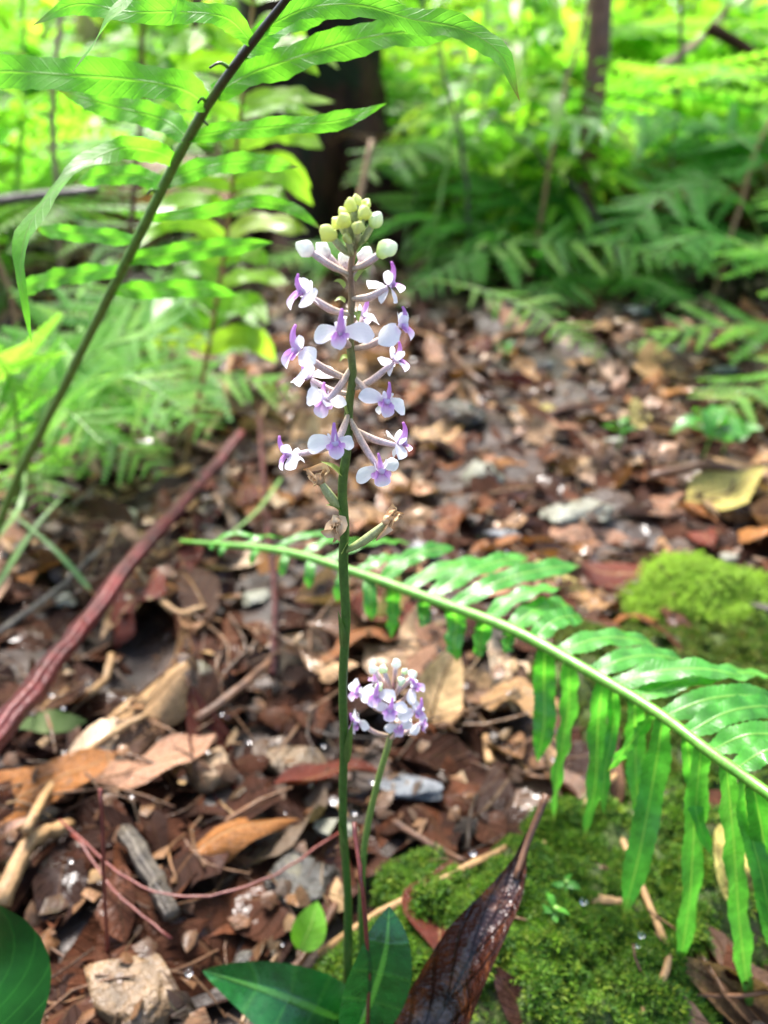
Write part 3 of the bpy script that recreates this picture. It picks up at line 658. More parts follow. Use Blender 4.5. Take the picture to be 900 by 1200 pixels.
# ------------------------------------------------------------------ single leaves worth naming
def hero_leaf(px, py, lpx, col, label, yaw, k=0, tilt=0.12, flip=0.0, zoff=0.0, aspect=1.0, name='dead_leaf', mat=None):
    p = PZ(px, py, 0.012+zoff); d = project(p)[2]; s = px2m(lpx, d)
    Mx = deposit(BASES[k][0], p.x, p.y, yaw, tilt, 0.7, s, flip); Mx = Mx @ Matrix.Diagonal((1, aspect, aspect, 1)); Mx.translation.z += zoff
    o = link(name, SHAPES[k][0].mesh(name, mat or M['dead '+col])); o.matrix_world = Mx
    return tag(o, label, 'leaf', 'dead leaves of the litter')
hero_leaf(170, 895, 170, 'pinkish brown', 'broad pinkish tan dead leaf below the red stem', 0.3, 3)
hero_leaf(275, 985, 165, 'orange-brown', 'long wet orange-brown leaf left of the orchid stem', 0.45, 1, flip=PI)
hero_leaf(385, 895, 130, 'reddish', 'glossy dark red dead leaf behind the tall orchid stem', 0.25, 2)
hero_leaf(55, 850, 90, 'pale yellow', 'olive yellow fallen leaf under the red stem', 0.05, 4, mat=M['moss_olive'])
hero_leaf(705, 397, 50, 'pale yellow', 'pale yellow leaf on the litter before the shaded ferns', 0.1, 0)
hero_leaf(805, 500, 62, 'pale yellow', 'yellow-green fallen leaf on the open litter at right', 0.15, 4)
hero_leaf(870, 474, 48, 'pale yellow', 'pale green-yellow leaf near the right edge of the litter', 0.0, 8)
hero_leaf(770, 440, 60, 'tan', 'pale tan leaf lying flat on the right litter', 0.7, 12)
hero_leaf(640, 640, 120, 'orange-brown', 'long orange-brown leaf in front of the olive grey stone', 0.05, 5)
hero_leaf(640, 505, 95, 'pinkish brown', 'curled pinkish dead leaf behind the olive grey stone', -0.7, 1)
hero_leaf(590, 640, 90, 'russet', 'russet dead leaf above the fern rib right of orchid', 0.5, 2)
# upright tinted leaves behind the small orchid and beside the fern
def blade_thing(name, pts, hw, mat, label, cat, up=(0, 0, 1), n=14, nv=7, fold=0.1, cup=0.15, wave=0.06, shape=0.8, twist=None, group=None):
    S = catmull(pts, n); t = np.linspace(0, 1, n); W = hw*np.sin(PI*np.clip(t*0.97+0.03, 0, 1)**shape)**0.75; W[-1] = hw*0.02
    return single(name, ribbon(S, up, W, nv, fold, cup, wave, 2.3, twist=twist), mat, label, cat, group)
y0 = PZ(515, 860, 0).y
blade_thing('dead_leaf', [PY(500, 862, y0), PY(512, 815, y0+.02), PY(535, 755, y0+.045)], 0.017, M['dead tan'], 'upright ochre tan dead leaf behind the small orchid', 'leaf', (0, -1, .3), group='dead leaves of the litter')
y0 = PZ(458, 745, 0).y
blade_thing('yellow_leaf', [PY(452, 748, y0), PY(456, 715, y0+.01), PY(466, 668, y0+.03)], 0.010, M['dead pale yellow'], 'small yellow leaf behind the stem under the fern tip', 'leaf', (0.2, -1, .2))
pz = PZ(858, 1010, 0.03)
blade_thing('yellow_leaf', [PZ(868, 1060, .02), PZ(858, 1012, .035), PZ(848, 965, .03)], 0.012, M['dead pale yellow'], 'pale yellow leaf under the fern leaflets at right edge', 'leaf', (0.3, -.5, 1))
# wet brown leaf draped over the mossy rock
S = [PZ(480, 1240, .028), PZ(520, 1180, .045), PZ(560, 1105, .066), PZ(598, 1040, .080), PZ(618, 985, .088), PZ(640, 930, .100)]
n = 26; Sc = catmull(S, n); t = np.linspace(0, 1, n)
W = px2m(31, 0.31)*np.interp(t, [0, .15, .40, .6, .72, .85, 1], [1.2, 1.15, .9, .5, .2, .09, .05])
wl = thing('wet_dead_leaf', 'glossy wet red-brown dead leaf draped over the mossy rock', 'leaf', Vector(Sc[0]))
part('blade', ribbon(Sc, (-.25, -.5, 1), W, 11, -0.35, 1.15, 0.3, 2.2), M['wet_leaf'], wl)
part('leaf_stalk', tube(Sc[16:]+np.array([0, -.0008, .0004]), np.linspace(.0012, .0016, n-16), 6), M['twig_brown'], wl)
# big glossy leaf in the corner
S = [PZ(-30, 1290, .045), PZ(-20, 1210, .055), PZ(-14, 1140, .058), PZ(-8, 1072, .05)]
blade_thing('glossy_leaf', S, px2m(84, .29), M['glossy'], 'large dark glossy green leaf in the bottom left corner', 'leaf', (0.15, -1, .35), 18, 9, 0.08, 0.12, 0.02, 1.25)
y0 = PZ(365, 1115, .0).y
blade_thing('seedling_leaf', [PY(352, 1113, y0), PY(364, 1085, y0+.006), PY(372, 1056, y0+.014)], px2m(21, .33), M['seedling'], 'small round bright green leaf left of the orchid stem', 'leaf', (-.1, -1, .4), 10, 7, 0.12, 0.15, 0.02)

# ------------------------------------------------------------------ stems, sticks and twigs
def stick(name, pts, r, mat, label, cat='twig', n=14, k=8, bump=0.12, jit=0.0, group=None):
    S = catmull(pts, n)
    if jit: S = S+rng.normal(0, jit, S.shape)
    R = np.interp(np.linspace(0, 1, n), np.linspace(0, 1, len(r)), r)
    return single(name, tube(S, R, k, bump=bump), M[mat], label, cat, group)
stick('red_stem', [PZ(-60, 935, .055), PZ(20, 832, .055), PZ(95, 735, .05), PZ(175, 633, .045), PZ(235, 565, .04), PZ(282, 508, .045)], [.0076, .0066, .0070, .0058, .0062, .0066, .0052, .0060, .0050], 'red_stem', 'thick red-brown dead stem slanting across the litter at left', 'stem', 34, 12, 0.14, .0006)
stick('red_stem', [PZ(303, 470, .02), PZ(312, 600, .03), PZ(322, 690, .02), PZ(320, 790, .012)], [.0024, .0026, .0022, .0024], 'red_stem', 'thin upright dark red stem behind the orchid at left', 'stem', 16, 8, .05)
stick('red_stem', [PZ(20, 520, .03), PZ(45, 600, .015)], [.006, .006], 'red_stem', 'short dull red stem under the lacy fern at left edge', 'stem')
yw = PZ(430, 1195, 0).y
stick('wiry_stem', [PY(431, 1215, yw-.02), PY(432, 1130, yw-.02), PY(424, 1040, yw-.015), PY(414, 965, yw)], [.0008]*4, 'wire', 'thin reddish wiry stem beside the tall orchid foot', 'stem', 18, 6, .3, .0002)
stick('wiry_stem', [PY(130, 1215, .20), PY(126, 1120, .20), PY(122, 1030, .205), PY(117, 925, .215)], [.0008]*4, 'wire', 'thin reddish wiry stem standing at the lower left', 'stem', 18, 6, .3, .0002)
stick('wiry_stem', [PZ(70, 960, .03), PZ(150, 1030, .035), PZ(225, 1050, .035), PZ(310, 1030, .035), PZ(400, 975, .03)], [.0006]*5, 'wire', 'fine red thread-like stem arching over the litter left of orchid', 'stem', 24, 5, .3, .0003)
stick('wiry_stem', [PZ(85, 975, .022), PZ(140, 1050, .02), PZ(200, 1100, .02)], [.0006]*3, 'wire', 'fine dark red stem lying left of the wet stone', 'stem', 12, 5, .3, .0003)
tw = 'twigs lying in the litter'
TWIGS = [([(0, 1062), (40, 1010), (80, 968)], .0045, 'twig_tan', 'stout pale tan twig at the lower left edge'),
 ([(30, 975), (75, 920), (130, 860), (175, 838)], .0026, 'twig_tan', 'slim straw coloured twig below the red stem'),
 ([(105, 815), (120, 785), (130, 765)], .0030, 'twig_tan', 'short straw yellow stick touching the red stem'),
 ([(375, 1110), (440, 1075), (520, 1030), (600, 990)], .0022, 'twig_tan', 'thin tan twig running behind the orchid foot onto the moss'),
 ([(580, 1025), (640, 990), (700, 930), (722, 905)], .0022, 'twig_tan', 'thin tan twig lying across the mossy rock'),
 ([(150, 975), (180, 1030), (205, 1085)], .0048, 'twig_grey', 'thick grey mottled twig left of the dark wet stone'),
 ([(160, 672), (200, 690), (240, 712)], .0028, 'twig_tan', 'pale cream stick beside the red stem'),
 ([(0, 640), (60, 610), (110, 575)], .0025, 'twig_grey', 'grey twig under the lacy fern at left'),
 ([(270, 420), (262, 470), (240, 525)], .0045, 'twig_tan', 'dry tan leaf stalk above the end of the red stem'),
 ([(745, 690), (800, 690), (860, 705), (920, 722)], .0042, 'twig_grey', 'grey twig crossing behind the lime moss cushion'),
 ([(700, 905), (760, 1060), (785, 1120), (750, 1190)], .0018, 'twig_tan', 'crooked tan twig on the moss under the fern leaflets'),
 ([(690, 1055), (740, 1062)], .0025, 'twig_tan', 'short pale twig stub on the moss'),
 ([(480, 660), (560, 690)], .0030, 'twig_brown', 'brown twig under the fern tip'),
 ([(230, 840), (290, 800), (330, 770)], .0030, 'twig_brown', 'brown twig behind the rounded tan stone'),
 ([(0, 745), (60, 700), (120, 650)], .0030, 'twig_grey', 'long grey twig left of the red stem'),
 ([(575, 895), (570, 860)], .0030, 'twig_tan', 'short straw coloured stub right of the small orchid'),
 ([(460, 965), (500, 980), (545, 1010)], .0018, 'twig_brown', 'thin brown twig at the edge of the moss'),
 ([(300, 1150), (350, 1120), (395, 1060)], .0020, 'twig_brown', 'brown twig behind the left orchid leaf'),
 ([(520, 400), (560, 440), (600, 450)], .0050, 'twig_brown', 'brown twig in the far litter right of the spike'),
 ([(600, 520), (650, 480), (720, 470)], .0045, 'twig_brown', 'brown twig behind the curled pinkish leaf'),
 ([(760, 560), (830, 545), (900, 560)], .0045, 'twig_brown', 'brown twig on the litter above the moss cushion')]
for pts, r, mt, lab in TWIGS:
    P3 = []
    for px, py in pts:
        p = PZ(px, py, .02); z = max(hat(p.x, p.y), 0)+r*0.6; p = PZ(px, py, z); P3.append(Vector((p.x, p.y, hat(p.x, p.y)*.5+z*.5+r*.5)))
    stick('twig', P3, [r, r*.95, r*.8], mt, lab, 'twig', 12, 7, .2, r*.12, tw)

# ------------------------------------------------------------------ orchids
Y0 = 0.183
mm = 0.001
def shared(name, mb, mat, smooth=True): return mb.mesh(name, mat, None, smooth)
def lathe_petal(L, W, cup, fold, bend, n=12, nv=7, tipw=0.75, rise=0.0, base=0.35):
    """petal from origin along X (mm), bending by 'bend' downwards along its length"""
    t = np.linspace(0, 1, n); a = bend*t; x = np.cumsum(np.cos(a))*L/n; z = rise*t-np.cumsum(np.sin(a))*L/n
    S = np.stack([x-x[0], np.zeros(n), z-z[0]], -1)*mm
    W_ = W*mm*(base+(1-base)*np.sin(PI*np.clip(t, 0, 1)*0.62)**0.9)*np.where(t > tipw, np.clip(1-((t-tipw)/(1-tipw))**2, 0, 1)**.72, 1); W_[-1] = W*mm*0.08
    return ribbon(S, (0, 0, 1), W_, nv, fold, cup, 0.03, 1.5)
def rot_mb(mb, Mx):
    A = np.array(Mx); o = MB()
    v = np.concatenate(mb.v) @ A[:3, :3].T+A[:3, 3]; o.v = [v]; o.f = list(mb.f); o.uv = list(mb.uv); o.t = list(mb.t); o.mi = list(mb.mi); o.n = mb.n; return o
def E(x, y, z): return Matrix.Rotation(z, 4, 'Z') @ Matrix.Rotation(y, 4, 'Y') @ Matrix.Rotation(x, 4, 'X')
T_ = Matrix.Translation
def sepal_mesh(sgn, seed):
    random.seed(seed); p = lathe_petal(random.uniform(6.2, 7.6), random.uniform(2.4, 3.1), random.uniform(.1, .4), 0.0, random.uniform(.1, .95), 14, 7, random.uniform(.4, .62), base=random.uniform(.22, .4))
    for q in p.v: q += np.array([[.18*mm*mnoise.noise(Vector((x*900+seed, y*900, z*900))) for _ in range(3)] for x, y, z in q])
    return shared('sepal', rot_mb(p, T_((-.2*mm, sgn*.9*mm, .5*mm)) @ E(sgn*0.9, 0.06, sgn*1.62)), M['white'])
def horn_mesh(seed):
    random.seed(seed); S = np.array([(0.2, 0, .2), (1.1, 0, 1.0), (1.9, 0, 2.1), (2.3, 0, 3.4), (2.3, 0, 4.7), (1.9, 0, 6.1)])*mm
    S = catmull(S, 12); R = np.interp(np.linspace(0, 1, 12), [0, .2, .5, .8, 1], [.9, 1.15, .85, .55, .34])*mm
    mb = tube(S, R, 10); return shared('spur', mb, M['horn'])
def lip_mesh(seed):
    random.seed(seed); mb = lathe_petal(5.4, 2.35, 0.45, 0.1, 0.75, 14, 9, 0.62, base=0.5)
    mb = rot_mb(mb, T_((.8*mm, 0, .4*mm)) @ E(0, 0.62, 0))
    for s in (-1, 1):                                     # side lobes
        q = lathe_petal(2.6, 1.2, 0.2, 0, 0.3, 7, 5, .5); q = rot_mb(q, T_((1.6*mm, s*.9*mm, -.2*mm)) @ E(s*.5, .25, s*1.0))
        mb.add(np.concatenate(q.v), q.f, np.concatenate(q.uv)*np.array([.6, 1]))
    return shared('lip', mb, M['lilac'])
def column_mesh(seed):
    random.seed(seed); return shared('column', blob((1.5*mm, 0, .3*mm), (1.0*mm, 1.15*mm, 1.25*mm), 2, .3, 2, seed), M['lilac'])
def dorsal_mesh(seed):
    random.seed(seed); return shared('sepal', rot_mb(lathe_petal(4.2, 1.5, .3, 0, .5, 9, 5, .5), T_((-.3*mm, 0, -.6*mm)) @ E(0, .5, PI)), M['white'])
def petal_mesh(sgn, seed):
    random.seed(seed); return shared('petal', rot_mb(lathe_petal(3.8, 1.5, .35, 0, -.5, 9, 5, .5), T_((.1*mm, sgn*.9*mm, .6*mm)) @ E(sgn*.9, -.75, sgn*.75)), M['white'])
FL = [dict(pl=petal_mesh(1, i+3), pr=petal_mesh(-1, i+5), l=sepal_mesh(1, i), r=sepal_mesh(-1, i+19), h=horn_mesh(i), lip=lip_mesh(i), col=column_mesh(i), d=dorsal_mesh(i)) for i in range(8)]
def jitter_obj(o, a):
    o.rotation_euler = (random.uniform(-a, a), random.uniform(-a, a), random.uniform(-a, a))
def flower(plant, pos, face, attach, scale=1.0, roll=0.0, green=False, sag=0.0, up=(0, 0, 1)):
    """flower = ovary, three sepals, lip, column, spur; faces along 'face'"""
    i = random.randrange(8); F = FL[i]; w = ORG[plant]
    e = bpy.data.objects.new('flower', None); C.objects.link(e); e.parent = plant; e.empty_display_size = .003
    R = basis(face, up, pos-w, scale) @ Matrix.Rotation(roll, 4, 'X'); e.matrix_local = R
    for nm, k, a in (('sepal', 'l', .16), ('sepal', 'r', .16), ('spur', 'h', .12), ('lip', 'lip', .1), ('column', 'col', .05), ('sepal', 'd', .2), ('petal', 'pl', .2), ('petal', 'pr', .2)):
        o = link(nm, F[k], e); jitter_obj(o, a*1.5); q = random.uniform(.82, 1.12); o.scale = (q, q*random.uniform(.88, 1.08), q)
    A = Vector(attach); B = Vector(pos)-Vector(face).normalized()*0.0002
    mid = (A+B)/2+Vector((0, 0, -0.001+sag))
    S = catmull([A, mid, B], 9); R_ = np.array([.62, .72, .88, 1.0, 1.05, 1.0, .9, .75, .6])*mm*scale
    inv = R.inverted(); v = np.array([tuple(inv @ (Vector(p)-w)) for p in S])
    link('ovary', tube(v, R_/scale, 8, bump=.06).mesh('ovary', M['ovary_green' if green else 'ovary']), e)
    return e
def bud(plant, pos, attach, size, mat, direction=None, omat='ovary', name='bud'):
    w = ORG[plant]; A = Vector(attach); B = Vector(pos); d = (direction or (B-A)).normalized()
    n, k = 10, 12; v = []; uv = []; px_seed = random.random()*50
    for i in range(n):
        t = i/(n-1); r = size*math.sin(PI*min(t*.93+.05, 1))**.65*(1-.18*t)
        for j in range(k):
            a = 2*PI*j/k; rr = r*(1+.16*math.cos(3*a+px_seed)+.55*mnoise.noise(Vector((t*2.3+px_seed, math.cos(a)*1.1, math.sin(a)*1.1)))); v.append((t*size*2.3-size*.5, rr*math.cos(a), rr*math.sin(a))); uv.append((t, j/k))
    f = [(i*k+j, i*k+(j+1) % k, (i+1)*k+(j+1) % k, (i+1)*k+j) for i in range(n-1) for j in range(k)]+[tuple(range(k-1, -1, -1)), tuple((n-1)*k+j for j in range(k))]
    mb = MB(); mb.add(v, f, uv); R = basis(d, (0, 0, 1), B-w)
    e = bpy.data.objects.new(name, None); C.objects.link(e); e.parent = plant; e.matrix_local = R; e.empty_display_size = .002
    link('petals', mb.mesh('petals', M[mat]), e)
    inv = R.inverted(); S = catmull([A, (A+B)/2+Vector((0, 0, -.0006)), B], 6); vv = np.array([tuple(inv @ (Vector(p)-w)) for p in S])
    link('ovary', tube(vv, np.array([.55, .7, .85, .9, .85, .7])*mm*min(1, size/(1.9*mm)+.25), 7, bump=.06).mesh('ovary', M[omat]), e)
    return e
def bract(plant, a, b, hw, mat='bract'):
    S = catmull([a, (Vector(a)+Vector(b))/2+Vector((0, 0, .0006)), b], 7); t = np.linspace(0, 1, 7); W = hw*np.array([.7, 1, .95, .8, .55, .3, .04])
    return part('bract', ribbon(S, (0, -.3, 1), W, 3, .5), M[mat], plant)
def withered(plant, pos, attach, seed, omat='ovary_green'):
    random.seed(seed); w = ORG[plant]
    e = bpy.data.objects.new('withered_flower', None); C.objects.link(e); e.parent = plant; e.location = Vector(pos)-w; e.empty_display_size = .002
    d = (Vector(pos)-Vector(attach)).normalized(); mb = MB()
    for q in range(5):
        a = (d+Vector((random.gauss(0, .6), random.gauss(0, .6), random.gauss(0, .6)))).normalized(); L = random.uniform(.0035, .006)
        p1 = a*L*.5+Vector((random.gauss(0, .0008),)*3); p2 = a*L+Vector((random.gauss(0, .0014), random.gauss(0, .0014), -random.random()*.002))
        ribbon(catmull([(0, 0, 0), p1, p2], 7), (random.gauss(0, 1), -1, random.gauss(0, 1)), np.array([.8, 1.3, 1.6, 1.4, 1.2, .8, .2])*mm, 5, .4, .3, .3, 2, mb=mb)
    blob((0, 0, 0), (.0016, .0016, .0016), 2, .6, 2, seed, mb=mb)
    link('petals', mb.mesh('petals', M['withered']), e)
    S = catmull([attach, (Vector(attach)+Vector(pos))/2+Vector((0, 0, -.001)), pos], 8); vv = S-np.array(pos)
    link('ovary', tube(vv, np.array([.7, .95, 1.2, 1.35, 1.35, 1.2, .9, .6])*mm, 8, bump=.06).mesh('ovary', M[omat]), e)

stem_px = [(406, 1192), (407, 1100), (404, 950), (403, 800), (402, 680), (404, 590), (408, 500), (410, 430), (413, 350), (416, 285), (418, 250)]
stem_pts = [PY(x, y, Y0) for x, y in stem_px]; stem_pts[0].z = -0.005
base = Vector((stem_pts[0].x, stem_pts[0].y, 0.0))
orc = thing('orchid', 'tall orchid with a spike of white and lilac flowers in sharp focus', 'orchid', base, 'orchids in bloom')
SS = catmull(stem_pts, 90); SS = SS+np.stack([.0005*np.sin(np.linspace(0, 21, 90))+.0003*np.sin(np.linspace(0, 57, 90)), .0004*np.sin(np.linspace(1, 33, 90)), np.zeros(90)], -1)
SR = [px2m(np.interp(project(p)[1], [250, 300, 400, 600, 800, 1000, 1190], [2.7, 3.6, 4.6, 5.8, 5.3, 4.6, 5.6]), project(p)[2]) for p in SS]
part('stem', tube(SS, SR, 14, bump=.07), M['stem'], orc)
for py_, sg in ((1120, 1), (985, -1), (868, 1), (742, -1)):          # clasping sheaths on the stalk
    xs_ = 405; part('sheath', ribbon(catmull([PY(xs_+sg*3, py_+26, Y0-.0012), PY(xs_+sg*5, py_, Y0-.0020), PY(xs_+sg*9, py_-26, Y0-.0018)], 9), (sg*.5, -1, .1), np.array([.9, 1.5, 1.7, 1.6, 1.4, 1.1, .8, .4, .05])*.0009, 5, 0, -.55), M['sheath'], orc)
spy = np.array([project(p)[1] for p in SS])[::-1]; spx = np.array([project(p)[0] for p in SS])[::-1]
def on_stem(py, dx=0.0): return PY(float(np.interp(py, spy, spx))+dx, py, Y0)
def towards(px, py, toward_mm): return PY(px, py, Y0-toward_mm*mm)
random.seed(21)
# pixel of the centre, mm towards the camera, facing (x right, y away, z up), height of attachment, scale, roll
FT = [(358, 344, 2, (-1, -.25, .15), 369, .92, 0.0), (455, 336, 0, (.75, .55, .25), 350, .95, .1), (400, 391, 6.5, (-.05, -1, .28), 405, .98, 0.0), (424, 372, -6, (.25, .9, .1), 385, .92, .1),
      (468, 384, 2, (1, -.2, .12), 410, .92, 0.0), (351, 412, 3, (-.9, -.45, .15), 446, .95, .1), (462, 424, 1, (.75, .6, .15), 457, .92, -.1), (364, 444, -3, (-.75, .55, .1), 462, .92, .1),
      (383, 469, 4, (-.45, .5, -.45), 428, .9, .5), (450, 471, 5, (.45, -.85, .2), 440, .95, -.35), (342, 533, 2, (-.95, -.2, -.05), 513, .95, .25), (393, 519, 7, (-.05, -1, .15), 484, .92, 0.0),
      (467, 522, 0, (.85, .35, .15), 499, .95, .1), (445, 550, 5, (.30, -.92, .0), 488, .95, .15)]
for px, py, tm, fc, ay, sc, rl in FT:
    c = towards(px, py, tm); f = Vector(fc).normalized()
    flower(orc, c, f, on_stem(ay), sc, rl)
# opening buds and the tight green tip
for px, py, tm, ay, sz, mt, om in [(363, 294, 1, 322, 2.0, 'bud_white', 'ovary'), (383, 297, -2, 325, 1.9, 'bud_white', 'ovary'), (447, 296, 2, 316, 2.3, 'bud_pale', 'ovary'), (425, 303, -2, 326, 1.8, 'bud_white', 'ovary'),
                               (404, 308, -3, 330, 1.6, 'bud_white', 'ovary'), (389, 277, 3, 300, 2.0, 'bud_green', 'ovary_green'), (437, 262, 1, 290, 1.7, 'bud_pale', 'ovary_green'), (406, 262, 3, 283, 1.7, 'bud_green', 'ovary_green'),
                               (425, 254, 2, 272, 1.6, 'bud_green', 'ovary_green'), (413, 245, 1, 262, 1.5, 'bud_green', 'ovary_green'), (419, 269, 4, 284, 1.5, 'bud_green', 'ovary_green'), (405, 252, 0, 270, 1.2, 'bud_green', 'ovary_green'),
                               (427, 244, -1, 262, 1.3, 'bud_green', 'ovary_green'), (418, 239, 0, 254, 1.2, 'bud_green', 'ovary_green'), (408, 282, 2.5, 300, 1.2, 'bud_green', 'ovary_green'), (398, 264, 0, 284, 1.3, 'bud_green', 'ovary_green')]:
    bud(orc, towards(px, py, tm), on_stem(ay), sz*mm*1.0, mt, omat=om)
for a_, b_, hw in [((403, 338), (391, 330), 1.3), ((417, 330), (434, 312), 1.2), ((404, 355), (392, 353), 1.1), ((418, 365), (420, 378), 1.0), ((401, 557), (376, 541), 1.1), ((407, 420), (398, 424), 1.0), ((407, 485), (398, 470), .9), ((400, 598), (382, 592), 1.0), ((400, 648), (410, 635), 1.0), ((414, 300), (402, 290), .9), ((418, 295), (432, 284), .9)]:
    bract(orc, towards(*a_, 1), towards(*b_, 1.5), hw*mm)
withered(orc, towards(374, 562, 2), on_stem(598), 51); withered(orc, towards(394, 611, 4), on_stem(603), 52); withered(orc, towards(455, 610, 2), on_stem(647), 53)
random.seed(22)
def orchid_leaf(plant, pts, hw, up, shape=.8, label=None):
    S = catmull(pts, 20); t = np.linspace(0, 1, 20); W = hw*np.sin(PI*np.clip(t*.93+.07, 0, 1)**shape)**.8; W[-1] = hw*.02
    o = part('leaf', ribbon(S, up, W, 9, .22, .10, .04, 2.0), M['orchid_leaf'], plant)
    if label: o['label'] = label
orchid_leaf(orc, [PZ(405, 1196, .004), PZ(365, 1180, .022), PZ(310, 1160, .030), PZ(238, 1138, .020)], px2m(38, .33), (0.1, -.75, .7))
yb = base.y
orchid_leaf(orc, [PY(414, 1222, yb-.022), PY(436, 1168, yb-.026), PY(452, 1112, yb-.024), PY(456, 1062, yb-.016)], px2m(34, .29), (0, -.9, .4), .9)
orchid_leaf(orc, [PZ(408, 1200, .006), PZ(400, 1225, .02), PZ(380, 1260, .025), PZ(360, 1290, .02)], px2m(26, .3), (0, -.3, 1))

# the smaller orchid behind
Y1 = 0.196
sp2 = [PY(424, 1140, Y1), PY(424, 1050, Y1), PY(428, 985, Y1), PY(443, 915, Y1), (PY(457, 865, Y1)), PY(461, 825, Y1), PY(462, 795, Y1)]; sp2[0].z = 0
orc2 = thing('orchid', 'short orchid with a rounded head of lilac and white flowers behind the tall stem', 'orchid', Vector((sp2[0].x, sp2[0].y, 0)), 'orchids in bloom')
S2 = catmull(sp2, 30); part('stem', tube(S2, [px2m(np.interp(project(p)[1], [800, 870, 1000, 1100], [2.2, 3.8, 3.8, 4.2]), project(p)[2]) for p in S2], 10, bump=.03), M['stem2'], orc2)
def t2(px, py, m_): return PY(px, py, Y1-m_*mm)
qy = np.array([project(p)[1] for p in S2])[::-1]; qx = np.array([project(p)[0] for p in S2])[::-1]
def on2(py): return PY(float(np.interp(py, qy, qx)), py, Y1)
for px, py, tm, fc, ay, sc in [(420, 812, 4, (-.8, -.6, .3), 838, .82), (441, 815, 8, (-.4, -.9, .4), 835, .80), (420, 846, 6, (-.8, -.6, -.1), 862, .82), (457, 831, 11, (0, -1, .3), 850, .84), (486, 834, 7, (.75, -.6, .1), 852, .82),
                               (492, 848, 3, (.9, -.2, -.2), 860, .76), (467, 851, 7, (.2, -.9, -.3), 866, .72), (440, 800, -4, (-.4, .8, .5), 822, .75), (484, 806, 2, (.8, -.1, .5), 826, .75), (470, 838, -6, (.4, .9, .1), 846, .8)]:
    flower(orc2, t2(px, py, tm), Vector(fc).normalized(), on2(ay), sc, random.uniform(-.2, .2), sag=-.0008)
for px, py, tm, ay, sz, mt in [(439, 786, 1, 815, 1.7, 'bud_white'), (450, 786, 3, 815, 1.5, 'bud_pale'), (464, 780, 1, 800, 1.7, 'bud_white'), (470, 800, 5, 818, 1.6, 'bud_pale'), (482, 793, 0, 815, 1.5, 'bud_white'), (445, 806, 7, 826, 1.5, 'bud_pale'), (474, 788, 3, 806, 1.2, 'bud_pale')]:
    bud(orc2, t2(px, py, tm), on2(ay), sz*mm, mt)

# ------------------------------------------------------------------ hero fern fronds
def pinna(plant, pts, hw, mat, up, n=22, twist=None, fold=.16, tint=None, wave=.14, base=.55, tipp=.72, wfreq=2.6):
    S = catmull(pts, n); t = np.linspace(0, 1, n)
    W = hw*(base+(1-base)*np.minimum(t/.18, 1))*np.where(t > tipp, np.clip(1-((t-tipp)/(1-tipp))**1.5, 0, 1), 1)*(1+.05*np.sin(t*23+hw*9e3)); W[-1] = hw*.02
    return part('pinna', ribbon(S, up, W, 7, fold, -.10, wave, wfreq, serr=.045, twist=twist, tint=random.random()*.9), M[mat], plant)
random.seed(31)
# right frond: rib from beyond the right edge to its tip on the left
rp = [(1010, 1010, .215), (900, 930, .245), (830, 880, .262), (770, 835, .28), (690, 787, .305), (600, 738, .335), (510, 704, .365), (420, 672, .395), (330, 646, .425), (212, 634, .46)]
RS = catmull([PD(*q) for q in rp], 60)
fr = thing('fern_frond', 'bright green fern frond arching in from the right edge over the moss', 'fern', Vector(RS[0]))
part('rachis', tube(RS, [px2m(np.interp(project(p)[0], [210, 300, 420, 600, 760, 900], [2.2, 4.5, 5.5, 6.5, 6.5, 7]), project(p)[2]) for p in RS], 8), M['rachis'], fr)
RPX = np.array([project(p) for p in RS])
def on_r(px):
    i = int(np.argmin(np.abs(RPX[:, 0]-px))); return Vector(RS[i])
LOWER = [(722, 708, 960, 8), (868, 905, 1090, 13), (462, 458, 748, 9), (497, 492, 735, 8), (535, 536, 776, 13), (566, 562, 772, 13), (598, 590, 765, 9), (640, 630, 893, 14), (672, 648, 968, 14.5), (706, 684, 985, 14.5), (742, 752, 968, 14), (778, 730, 1078, 17), (764, 712, 905, 10), (822, 790, 1165, 17), (852, 882, 1196, 17), (885, 925, 1150, 16), (912, 960, 1230, 16), (800, 838, 1010, 10)]
for bx, tx, ty, w in LOWER:
    B = on_r(bx); dd = project(B)
    tp = PY(tx, ty, B.y-.008); L = (tp-B).length
    m1 = PY(bx+(tx-bx)*.25, dd[1]+(ty-dd[1])*.30, B.y+.004); m2 = PY(bx+(tx-bx)*.6+random.uniform(-6, 6), dd[1]+(ty-dd[1])*.66, B.y-.004)
    pinna(fr, [B, m1, m2, tp], px2m(w*.95, dd[2]), 'fern', (random.uniform(-.25, .25), -1, .35), 40, twist=np.linspace(0, random.uniform(-.9, .9), 40), wave=.20, wfreq=random.uniform(3, 5.5))
UPPER = [(420, 505, 652, 9), (450, 545, 648, 10), (480, 590, 655, 11), (505, 620, 648, 12), (535, 682, 668, 12), (566, 655, 690, 11), (600, 692, 712, 13), (630, 682, 734, 12), (655, 782, 748, 13), (688, 818, 772, 13), (715, 862, 792, 14), (745, 900, 800, 14), (775, 905, 830, 14), (800, 925, 838, 14), (830, 935, 868, 14), (860, 950, 885, 14), (385, 470, 640, 7), (350, 430, 632, 6), (320, 390, 628, 5), (285, 350, 630, 4), (255, 310, 628, 3.5)]
